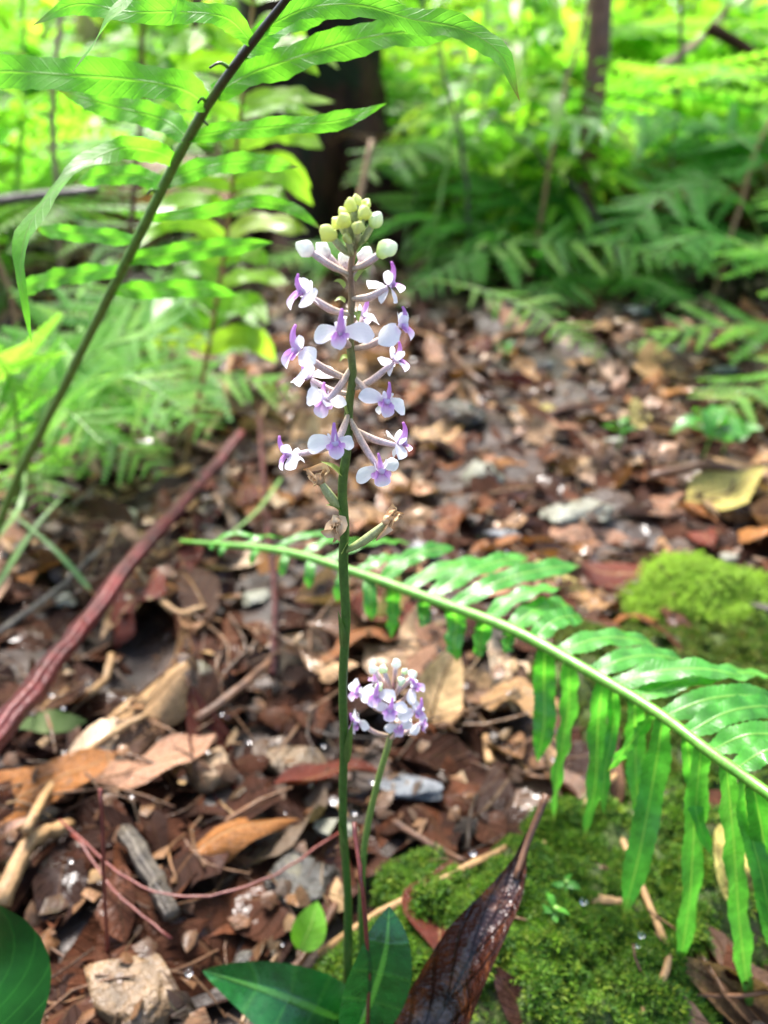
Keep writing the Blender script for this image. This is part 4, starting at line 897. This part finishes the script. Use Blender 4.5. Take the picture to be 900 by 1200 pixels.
for bx, tx, ty, w in UPPER:
    B = on_r(bx); dd = project(B); tp = PZ(tx+random.uniform(-22, 14), ty+random.uniform(-9, 9), B.z-random.uniform(-.004, .014))
    m1 = B.lerp(tp, .35)+Vector((0, 0, .006)); m2 = B.lerp(tp, .7)+Vector((0, 0, .005))
    pinna(fr, [B, m1, m2, tp], px2m(w, dd[2])*1.05, 'fern', (-.1, -.25, 1), 36, twist=np.linspace(0, random.uniform(-.6, .6), 36), wave=.2, wfreq=random.uniform(3, 5))
for bx, tx, ty, w in [(400, 395, 706, 7), (430, 436, 728, 8), (370, 362, 690, 6), (340, 330, 676, 5), (305, 294, 662, 4), (270, 258, 652, 3.5), (240, 250, 645, 3)]:
    B = on_r(bx); tp = PY(tx, ty, B.y-.012); pinna(fr, [B, B.lerp(tp, .5)+Vector((0, -.003, .003)), tp], px2m(w, project(B)[2]), 'fern', (0, -1, .5), 12)

# upper left frond: dark rib coming up towards the camera
random.seed(32)
lp = [(-10, 640, .58), (20, 560, .50), (62, 478, .42), (105, 392, .36), (140, 322, .318), (176, 250, .285), (216, 170, .258), (264, 92, .236), (335, 0, .214), (390, -70, .20), (450, -150, .19)]
LS = catmull([PD(*q) for q in lp], 60)
fl = thing('fern_frond', 'fern frond with dark rib reaching up across the top left', 'fern', Vector(LS[0]))
part('rachis', tube(LS, [px2m(np.interp(project(p)[1], [-100, 0, 100, 200, 330, 480, 640], [3.6, 4.4, 5.6, 6, 5.6, 5, 4.5]), project(p)[2]) for p in LS], 8, bump=.16), M['rachis_dark'], fl)
LPX = np.array([project(p) for p in LS])
def on_l(py): i = int(np.argmin(np.abs(LPX[:, 1]-py))); return Vector(LS[i]), LPX[i, 2]
LEFT = [  # base y on rib, [(px, py, depth change)], half width px, up, twist
 (45, [(265, 21, -.004), (210, 14, -.008), (150, 14, -.008), (90, 5, -.004), (38, 30, 0)], 14, (0, .5, 1), 0),
 (118, [(212, 104, -.004), (150, 93, -.008), (75, 88, -.008), (0, 84, -.004), (-70, 92, 0)], 21, (0, .6, 1), 0),
 (158, [(190, 140, .006), (130, 124, .008), (68, 106, .01)], 16, (0, .5, 1), 0),
 (188, [(182, 178, -.004), (140, 174, -.012), (95, 196, -.022), (42, 250, -.035), (24, 315, -.04), (37, 402, -.035)], 14, (-.45, -1, .05), (0, .01)),
 (222, [(160, 206, .004), (122, 206, .006), (86, 214, .008)], 12, (0, .5, 1), 0),
 (280, [(112, 276, .004), (70, 272, .006), (40, 268, .008)], 10, (0, .5, 1), 0),
 (318, [(90, 322, .004), (50, 330, .004), (10, 350, 0)], 11, (0, .3, 1), 0),
 (-20, [(300, -40, -.008), (220, -45, -.012), (165, -20, -.016), (138, 12, -.02), (110, 50, -.022), (84, 86, -.02)], 10, (0, -.6, .8), (0, .6)),
 (-60, [(330, -60, -.01), (240, -50, -.016), (214, -15, -.018), (207, 8, -.018), (201, 30, -.016)], 8, (0, -.6, .8), 0)]
for by, pts, w, up, tw_ in LEFT:
    B, d = on_l(by); P3 = [B]+[PD(px, py, d+dz) for px, py, dz in pts]
    pinna(fl, P3, px2m(w*.94, d), 'fern_dark', (0, -1, .45) if up[1] > 0 else up, 30, twist=np.linspace(tw_[0], tw_[1], 30) if tw_ else None, wave=.3, wfreq=random.uniform(2.6, 4))
RIGHT = [
 (30, [(360, 10, -.004), (420, 6, -.008), (480, 22, -.008), (540, 34, -.01), (585, 62, -.012), (609, 118, -.012)], 15, (0, .6, 1), 0),
 (105, [(300, 84, .002), (360, 64, 0), (430, 44, -.004), (500, 36, -.004), (560, 34, 0)], 19, (0, .6, 1), 0),
 (60, [(330, 30, .004), (400, 2, .006), (480, -20, .008)], 16, (0, .6, 1), 0),
 (168, [(265, 154, -.002), (330, 148, -.006), (400, 141, -.008), (453, 121, -.008)], 11, (0, .6, 1), 0),
 (212, [(240, 196, .004), (300, 190, .008), (350, 196, .012)], 12, (0, .5, 1), 0),
 (258, [(240, 248, .004), (300, 236, .006), (345, 246, .006), (378, 270, .004)], 8, (0, .5, 1), 0),
 (300, [(210, 296, .004), (260, 290, .006), (320, 284, .01)], 12, (0, .5, 1), 0),
 (345, [(180, 340, .004), (230, 338, .006), (280, 345, .008)], 11, (0, .4, 1), 0),
 (-40, [(440, -50, 0), (520, -40, 0), (590, -20, 0)], 15, (0, .6, 1), 0)]
for by, pts, w, up, tw_ in RIGHT:
    B, d = on_l(by); P3 = [B]+[PD(px, py, d+dz) for px, py, dz in pts]
    pinna(fl, P3, px2m(w*.94, d), 'fern_dark', (0, -1, .45), 30, wave=.3, wfreq=random.uniform(2.6, 4))
# little dry hooks on the dark rib
for py, dx in ((86, -26), (128, -12), (228, -14), (150, 16)):
    B, d = on_l(py); p = project(B); part('rib_hook', tube(catmull([B, PD(p[0]+dx*.5, p[1]-8, d-.003), PD(p[0]+dx, p[1]-2, d-.003)], 8), np.linspace(.0007, .0003, 8), 5), M['rachis_dark'], fl)

# a second plain frond hanging further back
random.seed(38)
bp = [(205, 600, .86), (240, 430, .74), (262, 300, .64), (280, 150, .56), (302, -40, .50)]
BS = catmull([PD(*q) for q in bp], 40); BPX = np.array([project(p) for p in BS])
fb = thing('fern_frond', 'yellow-green fern frond hanging behind the dark-ribbed frond', 'fern', Vector(BS[0]))
part('rachis', tube(BS, np.linspace(.0026, .0012, 40), 6), M['twig_tan'], fb)
for by in range(-20, 420, 27):
    i = int(np.argmin(np.abs(BPX[:, 1]-by))); B = Vector(BS[i]); x, y, d = BPX[i]
    for sg in (-1, 1):
        l = random.uniform(75, 115)*(1 if by > 60 else .8)*(1 if by < 300 else .7); up_ = random.uniform(5, 22)
        P3 = [B, PD(x+sg*l*.35, y-up_, d-.004), PD(x+sg*l*.7, y-up_*.8, d+random.uniform(-.02, .02)), PD(x+sg*l, y+random.uniform(-8, 22), d+random.uniform(-.03, .03))]
        pinna(fb, P3, px2m(random.uniform(10, 14), d), 'fern_yellow', (0, -1, random.uniform(.3, 1.4)), 14, wave=.15)
# ------------------------------------------------------------------ lacy ferns
def lacy_pinna_mb(seed, n=11, lobe=.17, far=False):
    """unit pinna along X: a thin midrib with rows of pinnules"""
    random.seed(seed); mb = MB()
    bend = random.uniform(-.10, -.02)
    for i in range(n):
        t = (i+.6)/n; L = lobe*(1-.75*t**1.6)*(.75+.5*min(t*5, .5)); hw = .5/n*.92
        for s in (-1, 1):
            x0 = t-.02; z0 = bend*t*t
            a = np.array([x0-hw, 0, z0]); b = np.array([x0+hw, 0, z0]); c = np.array([x0+hw*.9+L*.35, s*L*.65, z0+.012]); d = np.array([x0-hw*.5+L*.32, s*L*.65, z0+.008]); e = np.array([x0+L*.55+hw*.2, s*L, z0-.02])
            if far: mb.add([a, b, e], [(0, 1, 2)], [(t, .5), (t, .5), (t, .5+s*.45)])
            else: mb.add([a, b, c, e, d], [(0, 1, 2, 4), (4, 2, 3)] if s > 0 else [(1, 0, 4, 2), (2, 4, 3)], [(t, .5), (t, .5), (t, .5+s*.3), (t, .5+s*.45), (t, .5+s*.3)])
    if not far: tube(np.stack([np.linspace(0, 1, 5), np.zeros(5), bend*np.linspace(0, 1, 5)**2], -1), np.linspace(.010, .003, 5), 4, mb=mb, cap=False)
    return mb
LP = [lacy_pinna_mb(60+i, 11, .125) for i in range(4)]; LPF = [mb_base(lacy_pinna_mb(70+i, 9, .19, True)) for i in range(3)]
_lpm = {}
def lacy_mesh(i, mat):
    if (i, mat) not in _lpm: _lpm[(i, mat)] = LP[i].mesh('pinna', M[mat])
    return _lpm[(i, mat)]
def frond_axis(base, az, L, e0, e1, n=22, side=0.0):
    p = np.array(base, float); out = [p.copy()]
    for i in range(n-1):
        t = i/(n-2); e = e0+(e1-e0)*t**1.1; a = az+side*t
        p = p+np.array([math.cos(a)*math.cos(e), math.sin(a)*math.cos(e), math.sin(e)])*L/(n-1); out.append(p.copy())
    return np.array(out)
def lacy_fern(base, fronds, label, mat='lacy', detail=True, name='fern', npair=17, width=.34, group='lacy ferns of the undergrowth', rr=.0018):
    """fronds: (azimuth, length, start elevation, end elevation)"""
    t = thing(name, label, 'fern', base, group); w = ORG[t]
    for az, L, e0, e1, *sd in fronds:
        S = frond_axis(base, az, L, e0, e1, 22, sd[0] if sd else 0); T = tangents(S)
        rach = tube(S, np.linspace(rr*(L/.4+.3), rr*.25, 22), 5, cap=False)
        if detail: fo = part('frond', rach, M['rachis_lacy'], t); mats = None
        else: mats = [[] for _ in LPF]
        for i in range(npair):
            u = .20+.80*(i+.5)/npair; k = u*(21); i0 = min(int(k), 20); p = S[i0]+(S[i0+1]-S[i0])*(k-i0); tg = Vector(T[i0])
            side = tg.cross(Vector((0, 0, 1))).normalized(); nrm = side.cross(tg).normalized()
            ln = L*width*(math.sin(PI*(.12+.88*(1-(u-.2)/.8)*.9))**.8)*(1 if u < .9 else .8)*random.uniform(.9, 1.08)
            ln = L*width*min(1, .45+2.2*(u-.2))*(1-((u-.2)/.8)**2.2*.93)*random.uniform(.9, 1.08)
            for s in (-1, 1):
                if random.random() < .09: continue
                d = (side*s*math.cos(.42)+Vector((random.gauss(0, .11), random.gauss(0, .11), random.gauss(0, .11)))+tg*math.sin(.42)+Vector((0, 0, random.uniform(-.22, .02)))).normalized()
                Mx = basis(d, nrm+Vector((random.gauss(0, .12), random.gauss(0, .12), 0)), Vector(p)-w, ln)
                if detail: o = link('pinna', lacy_mesh(random.randrange(4), mat), fo); o.matrix_local = Mx
                else: mats[random.randrange(3)].append(Mx)
        if not detail:
            v, f, uu, tt = merge(LPF, mats, [[random.random() for _ in q] for q in mats])
            rv = np.concatenate(rach.v)-np.array(w); rf = np.array([q for q in rach.f])
            v2 = np.concatenate([v, rv]); f2 = np.concatenate([f, rf+len(v)]); u2 = np.concatenate([uu, np.concatenate(rach.uv)]); tt2 = np.concatenate([tt, np.zeros(len(rv))])
            link('frond', mesh_arrays('frond', v2, f2, u2, tt2, M[mat]), t)
    return t
random.seed(33)
R_ = math.radians
def gpos(px, py): p = PZ(px, py, 0); return Vector((p.x, p.y, float(gz(p.x, p.y))+.005))
lacy_fern(gpos(60, 560), [(R_(10), .20, R_(62), R_(-30)), (R_(-25), .19, R_(66), R_(-45)), (R_(40), .20, R_(60), R_(-10)), (R_(100), .2, R_(70), R_(5)), (R_(150), .2, R_(60), R_(-25)), (R_(70), .22, R_(72), R_(10)), (R_(-70), .15, R_(60), R_(-40)), (R_(-140), .16, R_(60), R_(-30))], 'pale green lacy fern below the dark-ribbed frond at left', 'lacy', npair=11, width=.4)
lacy_fern(gpos(150, 500), [(R_(5), .24, R_(50), R_(-38)), (R_(35), .22, R_(66), R_(-25)), (R_(-40), .2, R_(60), R_(-45)), (R_(120), .25, R_(70), R_(5)), (R_(80), .24, R_(75), R_(15))], 'bright lacy fern spreading left of the flower spike', 'lacy', npair=11, width=.4)
lacy_fern(gpos(690, 345), [(R_(172), .62, R_(42), R_(-28)), (R_(150), .55, R_(60), R_(-10)), (R_(10), .6, R_(48), R_(-25)), (R_(35), .6, R_(60), R_(-5)), (R_(205), .50, R_(40), R_(-40)), (R_(-25), .5, R_(42), R_(-40)), (R_(100), .5, R_(70), R_(10)), (R_(-65), .32, R_(35), R_(-35)), (R_(235), .35, R_(35), R_(-40))], 'spreading fern in the shade of the thin trunk at right', 'lacy_deep', True, rr=.002)
lacy_fern(gpos(800, 330), [(R_(180), .5, R_(30), R_(-22)), (R_(160), .6, R_(48), R_(-8)), (R_(20), .5, R_(40), R_(-30)), (R_(60), .6, R_(65), R_(5)), (R_(215), .42, R_(30), R_(-35))], 'fern at right with fronds over the open litter', 'lacy')
lacy_fern(Vector((.72, .95, .0)), [(R_(170), .42, R_(38), R_(-25)), (R_(200), .40, R_(35), R_(-35)), (R_(140), .45, R_(55), R_(-10)), (R_(110), .45, R_(65), R_(0))], 'pale fern leaning in from the right edge', 'lacy')
lacy_fern(gpos(470, 320), [(R_(-15), .50, R_(28), R_(-28)), (R_(20), .45, R_(45), R_(-15)), (R_(-55), .36, R_(32), R_(-35)), (R_(70), .5, R_(65), R_(5))], 'green fern behind the flower spike with a low bluish frond', 'lacy', npair=14)
lacy_fern(Vector((-.30, 1.9, float(gz(-.3, 1.9)))), [(R_(a), .34, R_(38), R_(-25)) for a in (-150, -100, -60, -20, 15, 170)], 'low deep green fern at the foot of the dark trunk', 'lacy_deep', True, npair=13)
def path_fern(base, paths, label, mat, npair=15, wpx=60, group='lacy ferns of the undergrowth'):
    """a fern whose fronds follow given lines; every pinna its own piece"""
    t = thing('fern', label, 'fern', base, group); w = ORG[t]
    for pts, wd in paths:
        S = catmull([base]+[PD(*q) for q in pts], 24); T = tangents(S); fo = part('frond', tube(S, np.linspace(.0022, .0006, 24), 5, cap=False), M['rachis_lacy'], t)
        for i in range(npair):
            u = .28+.70*(i+.5)/npair; k = u*23; i0 = min(int(k), 22); p = S[i0]+(S[i0+1]-S[i0])*(k-i0); tg = Vector(T[i0])
            side = tg.cross(Vector((0, -.35, 1))).normalized(); nrm = side.cross(tg).normalized(); ln = wd*min(1, .55+2*(u-.28))*(1-((u-.28)/.72)**2.4*.9)*random.uniform(.88, 1.1)
            for sg in (-1, 1):
                if random.random() < .09: continue
                ln *= random.uniform(.85, 1.1); d = (side*sg*math.cos(.5)+Vector((random.gauss(0, .12), random.gauss(0, .12), random.gauss(0, .12)))+tg*math.sin(.5)+Vector((0, 0, random.uniform(-.3, .02)))).normalized()
                o = link('pinna', lacy_mesh(random.randrange(4), mat), fo); o.matrix_local = basis(d, nrm+Vector((random.gauss(0, .15), random.gauss(0, .15), 0)), Vector(p)-w, ln)
    return t
random.seed(40)
path_fern(gpos(20, 590), [([(40, 500, .66), (95, 425, .66), (160, 398, .64), (250, 402, .62)], .085), ([(45, 510, .66), (95, 455, .64), (160, 445, .60), (238, 500, .58)], .08), ([(30, 480, .7), (70, 380, .72), (140, 300, .74)], .085),
          ([(50, 490, .68), (110, 420, .7), (190, 368, .7), (262, 352, .7)], .085), ([(30, 520, .62), (70, 480, .58), (120, 520, .55)], .07), ([(20, 500, .6), (10, 440, .56), (-30, 400, .52)], .08)], 'feathery pale fern filling the left side above the red stem', 'lacy', 13)
path_fern(gpos(475, 335), [([(530, 332, 1.28), (600, 352, 1.18), (660, 385, 1.10), (708, 420, 1.06)], .07), ([(520, 300, 1.5), (620, 284, 1.45), (720, 288, 1.4), (800, 312, 1.35)], .12), ([(430, 300, 1.5), (380, 290, 1.5), (300, 310, 1.4)], .11)], 'fern behind the spike with a long low frond reaching right', 'lacy', 15)
path_fern(gpos(905, 345), [([(880, 250, 1.2), (830, 215, 1.15), (770, 235, 1.1), (725, 290, 1.1)], .13), ([(900, 210, 1.2), (840, 150, 1.2), (730, 135, 1.2), (600, 165, 1.2)], .16), ([(870, 290, 1.1), (820, 275, 1.05), (760, 300, 1.0)], .10)], 'fern at the right edge with broad dark fronds pointing left', 'lacy_deep', 14)
# ferns further back: fronds in one piece each
far = [(-.85, 1.55, .75, 'lacy_far', 'fern left of the dark trunk behind the dark-ribbed frond'), (-1.25, 2.0, .95, 'lacy_far', 'large bright fern far back at the left edge'), (-.30, 2.75, .8, 'lacy_far', 'fern growing right behind the dark trunk'),
       (.55, 2.2, .9, 'lacy_far', 'bright fern behind the thin trunk'), (1.15, 1.95, .9, 'lacy_deep', 'deep green fern behind the right hand ferns'), (1.6, 2.6, 1.0, 'lacy_far', 'big bright fern at the upper right edge'),
       (.15, 2.9, .9, 'lacy_far', 'yellow-green fern at the back between the trunks'), (-.75, 2.9, 1.0, 'lacy_far', 'tall fern at the back above the dark trunk'), (.95, 3.1, 1.1, 'lacy_far', 'tall bright fern at the back right of the thin trunk'), (-1.7, 3.1, 1.2, 'lacy_far', 'tall fern at the back left corner'), (1.9, 3.6, 1.2, 'lacy_far', 'farthest fern at the upper right')]
far += [(-.55, 1.75, .5, 'lacy_dead', 'withered brown fern left of the dark trunk'), (.72, 1.85, .5, 'lacy_dead', 'withered brown fern below the thin sapling'), (.28, 2.45, .7, 'lacy_dead', 'withered brown fern at the back behind the spike'), (1.35, 2.2, .7, 'lacy_dead', 'withered brown fern at the far right')]
random.seed(34)
for x, y, L, mt, lab in far:
    n = random.randint(8, 11); a0 = random.random()*6
    lacy_fern(Vector((x, y, float(gz(x, y)))), [(a0+2*PI*i/n+random.uniform(-.2, .2), L*random.uniform(.75, 1.1), R_(random.uniform(50, 78)), R_(random.uniform(-35, 5))) for i in range(n)], lab, mt, False, npair=20, rr=.0022)

# ------------------------------------------------------------------ trunks
def trunk(name, pts, r, mat, label, cat='tree', roots=0, k=18, n=22, bump=.10, group=None):
    S = catmull(pts, n); R = np.interp(np.linspace(0, 1, n), np.linspace(0, 1, len(r)), r)
    t = thing(name, label, cat, Vector(S[0]), group)
    part('trunk', tube(S, R, k, bump=bump), M[mat], t)
    random.seed(len(label))
    for i in range(roots):
        a = 2*PI*i/roots+.4; d = Vector((math.cos(a), math.sin(a), 0)); b = Vector(S[0])
        P3 = [b+d*r[0]*.5+Vector((0, 0, r[0]*1.5)), b+d*r[0]*1.3+Vector((0, 0, r[0]*.35)), b+d*r[0]*2.4+Vector((0, 0, -.02))]
        part('root', tube(catmull(P3, 8), np.linspace(r[0]*.45, r[0]*.15, 8), 8, bump=.12), M[mat], t)
    return t
b = Vector((-.19, 2.35, float(gz(-.19, 2.35)))); trunk('tree', [b+Vector((0, 0, -.05)), b+Vector((0, .02, .25)), b+Vector((-.01, .05, .7)), b+Vector((-.05, .1, 2.2))], [.23, .195, .19, .17], 'trunk', 'thick dark wet tree trunk behind the flower spike', roots=6)
b = PY(676, 318, 1.75); trunk('sapling', [b+Vector((0, 0, -.05)), PY(683, 250, 1.75), PY(694, 130, 1.75), PY(705, 0, 1.75), PY(712, -300, 1.75), PY(716, -800, 1.75)], [.028, .025, .024, .023, .021, .018], 'trunk_brown', 'thin brown sapling trunk in the shaded ferns at right', roots=3, k=12)
b = gpos(95, 250); trunk('leaning_log', [b+Vector((-.05, 0, -.03)), b+Vector((.06, .08, .35)), b+Vector((.20, .15, .75)), b+Vector((.5, .3, 1.7))], [.055, .05, .045, .035], 'trunk_pink', 'pale pinkish dead trunk leaning behind the top left frond', 'log', k=14)
b = gpos(250, 250); trunk('sapling', [b+Vector((0, 0, -.03)), b+Vector((.0, .0, .3)), b+Vector((.02, .0, .9)), b+Vector((.03, .0, 2))], [.02, .018, .016, .013], 'trunk_brown', 'thin brown sapling just left of the dark trunk', roots=0, k=10)
b = gpos(530, 215); trunk('sapling', [b+Vector((0, 0, -.03)), b+Vector((-.01, .0, .5)), b+Vector((.02, .0, 1.2)), b+Vector((.03, .0, 2.6))], [.016, .015, .013, .01], 'trunk_brown', 'slim dark sapling at the back right of the spike', k=8)
stick('branch', [PD(720, 108, 1.9), PD(770, 82, 1.95), PD(830, 38, 2.0), PD(880, -30, 2.1)], [.014, .013, .011, .009], 'trunk_pink', 'pale dead branch slanting through the ferns at upper right', 'branch', 14, 8, .2)
stick('branch', [PD(830, 32, 1.7), PD(870, 55, 1.7), PD(920, 95, 1.7)], [.014, .013, .013], 'trunk', 'dark branch at the upper right corner', 'branch', 10, 8, .15)
stick('branch', [PD(-20, 238, .9), PD(40, 230, .92), PD(115, 222, .95)], [.006, .0055, .005], 'twig_grey', 'greyish pink twig behind the drooping leaflet at left', 'branch', 10, 8, .15)
stick('branch', [PD(436, 165, 1.2), PD(425, 215, 1.2), PD(416, 262, 1.2), PD(405, 330, 1.2)], [.005, .005, .0055, .005], 'twig_tan', 'tan stick standing behind the tip of the flower spike', 'branch', 10, 8, .15)

random.seed(39)
for px, py, d, ln, dx, r, mt, lab in [(20, 330, 1.0, .5, -.1, .004, 'twig_tan', 'pale dead stalk at the left edge of the undergrowth'), (262, 330, 1.3, .8, .03, .005, 'twig_tan', 'straight tan dead stalk left of the dark trunk'), (300, 320, 1.5, .8, -.12, .006, 'trunk_brown', 'brown dead stalk leaning before the dark trunk'), (560, 300, 1.6, .7, -.2, .005, 'twig_grey', 'grey stalk leaning left behind the spike'), (500, 310, 1.5, .5, .1, .004, 'rachis_lacy', 'green stalk behind the flower spike'),
        (620, 300, 1.6, .8, .12, .005, 'twig_tan', 'tan stalk left of the thin sapling'), (780, 290, 1.8, .9, -.1, .006, 'twig_brown', 'brown stalk right of the thin sapling'), (840, 320, 1.5, .7, .15, .005, 'twig_tan', 'pale stalk in the right hand ferns'), (130, 340, 1.1, .6, .16, .005, 'twig_brown', 'brown stalk behind the left lacy ferns'), (60, 300, 1.3, .8, .2, .006, 'trunk_pink', 'pinkish stalk leaning behind the drooping leaflet'), (745, 300, 1.6, .35, -.35, .005, 'twig_grey', 'broken grey stalk low in the right ferns')]:
    b = PD(px, py, d); b.z = float(gz(b.x, b.y))
    stick('dead_stalk', [b+Vector((0, 0, -.02)), b+Vector((dx*.3, random.gauss(0, .02), ln*.45)), b+Vector((dx, random.gauss(0, .04), ln))], [r, r*.8, r*.5], mt, lab, 'stalk', 16, 7, .15, .003, 'dead stalks in the undergrowth')
# ------------------------------------------------------------------ leafy shrubs and undergrowth
def leaf_base(seed, W=.2, n=5, bend=.3):
    random.seed(seed); t = np.linspace(0, 1, n); S = np.stack([t, np.zeros(n), -bend*t*t+.1*t], -1)
    return mb_base(ribbon(S, (0, 0, 1), W*np.array([.15]+[math.sin(PI*(q*.9+.05))**.8 for q in t[1:-1]]+[.03]), 3, .25))
LB = [leaf_base(80+i, (.16, .22, .28, .12)[i], 5, (.3, .2, .35, .6)[i]) for i in range(4)]
LBm = [None]*4
def shrub(x, y, h, nst, lab, leaf=(.05, .11), kinds=(0, 1, 2), mat='shrub', per=26, spread=.35):
    b = Vector((x, y, float(gz(x, y)))); t = thing('shrub', lab, 'shrub', b, 'leafy shrubs of the undergrowth')
    ms = [[] for _ in LB]
    for s in range(nst):
        a = random.random()*6.28; tip = b+Vector((math.cos(a)*spread*h*random.random(), math.sin(a)*spread*h*random.random(), h*random.uniform(.7, 1.1)))
        S = catmull([b+Vector((math.cos(a)*.02, math.sin(a)*.02, -.02)), b.lerp(tip, .5)+Vector((random.gauss(0, .03), random.gauss(0, .03), 0)), tip], 12)
        part('stem', tube(S, np.linspace(.006, .002, 12), 5), M['rachis_lacy'], t)
        for i in range(per):
            u = .15+.85*i/per; k = u*11; i0 = min(int(k), 10); p = Vector(S[i0]+(S[i0+1]-S[i0])*(k-i0)); g = i*2.4+random.random()
            d = Vector((math.cos(g), math.sin(g), random.uniform(-.3, .6))).normalized(); q = random.choice(kinds)
            ms[q].append(basis(d, Vector((random.gauss(0, .2), random.gauss(0, .2), 1)), p-b+d*.02, random.uniform(*leaf)))
    v, f, u, tt = merge(LB, ms, [[random.random() for _ in q] for q in ms])
    link('foliage', mesh_arrays('foliage', v, f, u, tt, M[mat]), t)
random.seed(35)
for x, y, h, nst, lab, lf, kd, mt in [(-.72, 1.35, .75, 5, 'leafy bright shrub behind the upper left frond', (.04, .09), (0, 1), 'shrub'), (-1.1, 1.3, .7, 6, 'leafy shrub at the left edge behind the fronds', (.04, .09), (0, 1, 2), 'shrub'),
        (.26, 2.0, .62, 5, 'shrub with upright blades right of the dark trunk', (.08, .16), (3,), 'shrub'), (.38, 1.8, .42, 4, 'low grassy clump with narrow blades behind the spike', (.08, .16), (3,), 'shrub'),
        (1.3, 2.4, 1.1, 7, 'leafy shrub behind the ferns at upper right', (.06, .12), (0, 1, 2), 'shrub'), (-.3, 3.2, 1.4, 8, 'sunlit shrub behind the dark trunk', (.06, .13), (0, 1, 2), 'shrub'),
        (.5, 2.75, 1.1, 8, 'yellow-green shrub at the back between the saplings', (.06, .12), (0, 1), 'shrub'), (1.0, 3.9, 1.6, 9, 'tall leafy shrub at the back right', (.07, .14), (0, 1, 2), 'shrub'),
        (-1.6, 2.5, 1.2, 8, 'leafy shrub at the back left', (.06, .12), (0, 1, 2), 'shrub'), (-1.0, 3.9, 1.6, 9, 'tall shrub far back on the left', (.07, .14), (0, 1, 2), 'shrub'), (2.1, 4.6, 1.8, 9, 'tall shrub far back at the right corner', (.07, .14), (0, 1, 2), 'shrub'), (0.2, 4.6, 1.9, 10, 'tall shrub in the far middle of the undergrowth', (.07, .14), (0, 1, 2), 'shrub')]:
    shrub(x, y, h, nst, lab, lf, kd, mt, 30)
# far green mass that cannot be told apart
ms = [[] for _ in LB]
NU = 26000
uy = 2.5+7.5*rng.random(NU)**1.3; ux = (2*rng.random(NU)-1)*(1.2+.75*uy); uc = vnoise(ux*2.2+7, uy*2.2); uz = gz(ux, np.minimum(uy, 9))+rng.random(NU)**1.4*(.5+.42*(uy-2.0))*(.7+uc)
for x, y, z, cl in zip(ux, uy, uz, uc):
    if cl < -.18 and y < 4.5: continue
    a = random.random()*6.28; d = Vector((math.cos(a), math.sin(a), random.uniform(-.5, .4)))
    ms[random.randrange(3)].append(basis(d, Vector((random.gauss(0, .4), random.gauss(0, .4), 1)), Vector((x, y, z)), random.uniform(.07, .16)*(1+.07*(y-2.5))))
v, f, u, tt = merge(LB, ms, [[random.random() for _ in q] for q in ms])
tag(link('undergrowth', mesh_arrays('undergrowth', v, f, u, tt, M['shrub'])), 'distant mass of sunlit green undergrowth closing the background', kind='stuff')

# ------------------------------------------------------------------ grass blades and seedlings near the left edge, small green sprouts
random.seed(36)
for i, (a, b, c, hw, lab) in enumerate([((-5, 690), (40, 620), (80, 575), .0028, 'pale grass blade leaning across the left edge'), ((-10, 640), (25, 590), (30, 540), .0026, 'upright grass blade at the left edge under the fern'),
        ((105, 690), (60, 640), (0, 590), .0022, 'thin yellow-green stem bending left above the red stem'), ((190, 500), (260, 420), (330, 365), .0032, 'long green blade slanting up towards the flower spike'), ((330, 560), (300, 600), (250, 640), .002, 'fine green blade behind the end of the red stem')]):
    P3 = [PZ(*a, .02), PZ(*b, .045), PZ(*c, .05)]
    blade_thing('grass_blade', P3, hw, M['grass'], lab, 'grass', (0, -.3, 1), 14, 3, .3, 0, .02, .5, group='grass blades')
def sprout(px, py, s, lab, n=6):
    p = PZ(px, py, .01); b = Vector((p.x, p.y, hat(p.x, p.y))); t = thing('seedling', lab, 'seedling', b, 'seedlings in the litter')
    part('stem', tube(catmull([b+Vector((0, 0, -.004)), b+Vector((.004, 0, s*.6)), b+Vector((0, 0, s))], 6), [.0012]*6, 5), M['rachis_lacy'], t)
    for i in range(n):
        a = i*2.4; d = Vector((math.cos(a), math.sin(a), .3)); q = b+Vector((0, 0, s*(.5+.5*i/n)))
        l_ = s*random.uniform(.5, 1); part('leaf', ribbon(catmull([q, q+d*l_*.5+Vector((0, 0, random.gauss(0, .1)*s)), q+d*l_*.9-Vector((0, 0, l_*random.uniform(0, .5)))], 7), (random.gauss(0, .4), random.gauss(0, .4), 1), l_*.22*np.array([.2, .8, 1, .95, .75, .45, .05]), 3, .2), M['sprout'], t)
sprout(818, 560, .05, 'small green seedling on the litter above the moss cushion', 8); sprout(845, 535, .04, 'tiny green seedling near the right edge of the litter', 6); sprout(640, 1120, .009, 'tiny glossy seedling growing in the moss', 7)
sprout(655, 1075, .008, 'tiny seedling in the moss beside the wet leaf', 6); sprout(720, 545, .03, 'tiny green sprout on the litter behind the flat stone', 5); sprout(590, 420, .03, 'small green sprout far right of the spike', 5)

# ------------------------------------------------------------------ water drops
random.seed(37)
dv_, df_ = ICO[2]; dv_ = np.array(dv_); dfq = np.array([tuple(q)+(q[-1],) for q in df_]); DB = [(dv_, dfq, np.zeros((len(dv_), 2)))]
dl = []
for _ in range(420):
    x, y = rand_ground(.13, 1.2, 1.3); s = random.uniform(.0006, .0019)
    Mx = Matrix.Diagonal((s, s, s*.7, 1)); Mx.translation = (x, y, hat(x, y)+s*.2); dl.append(Mx)
v, f, u, t = merge(DB, [dl], [[0]*len(dl)])
wd = link('water_drops', mesh_arrays('water_drops', v, f[:, :3].copy(), u, None, M['water'])); tag(wd, 'tiny clear water drops scattered over the wet litter', kind='stuff')
print('scene built', len(bpy.data.objects))
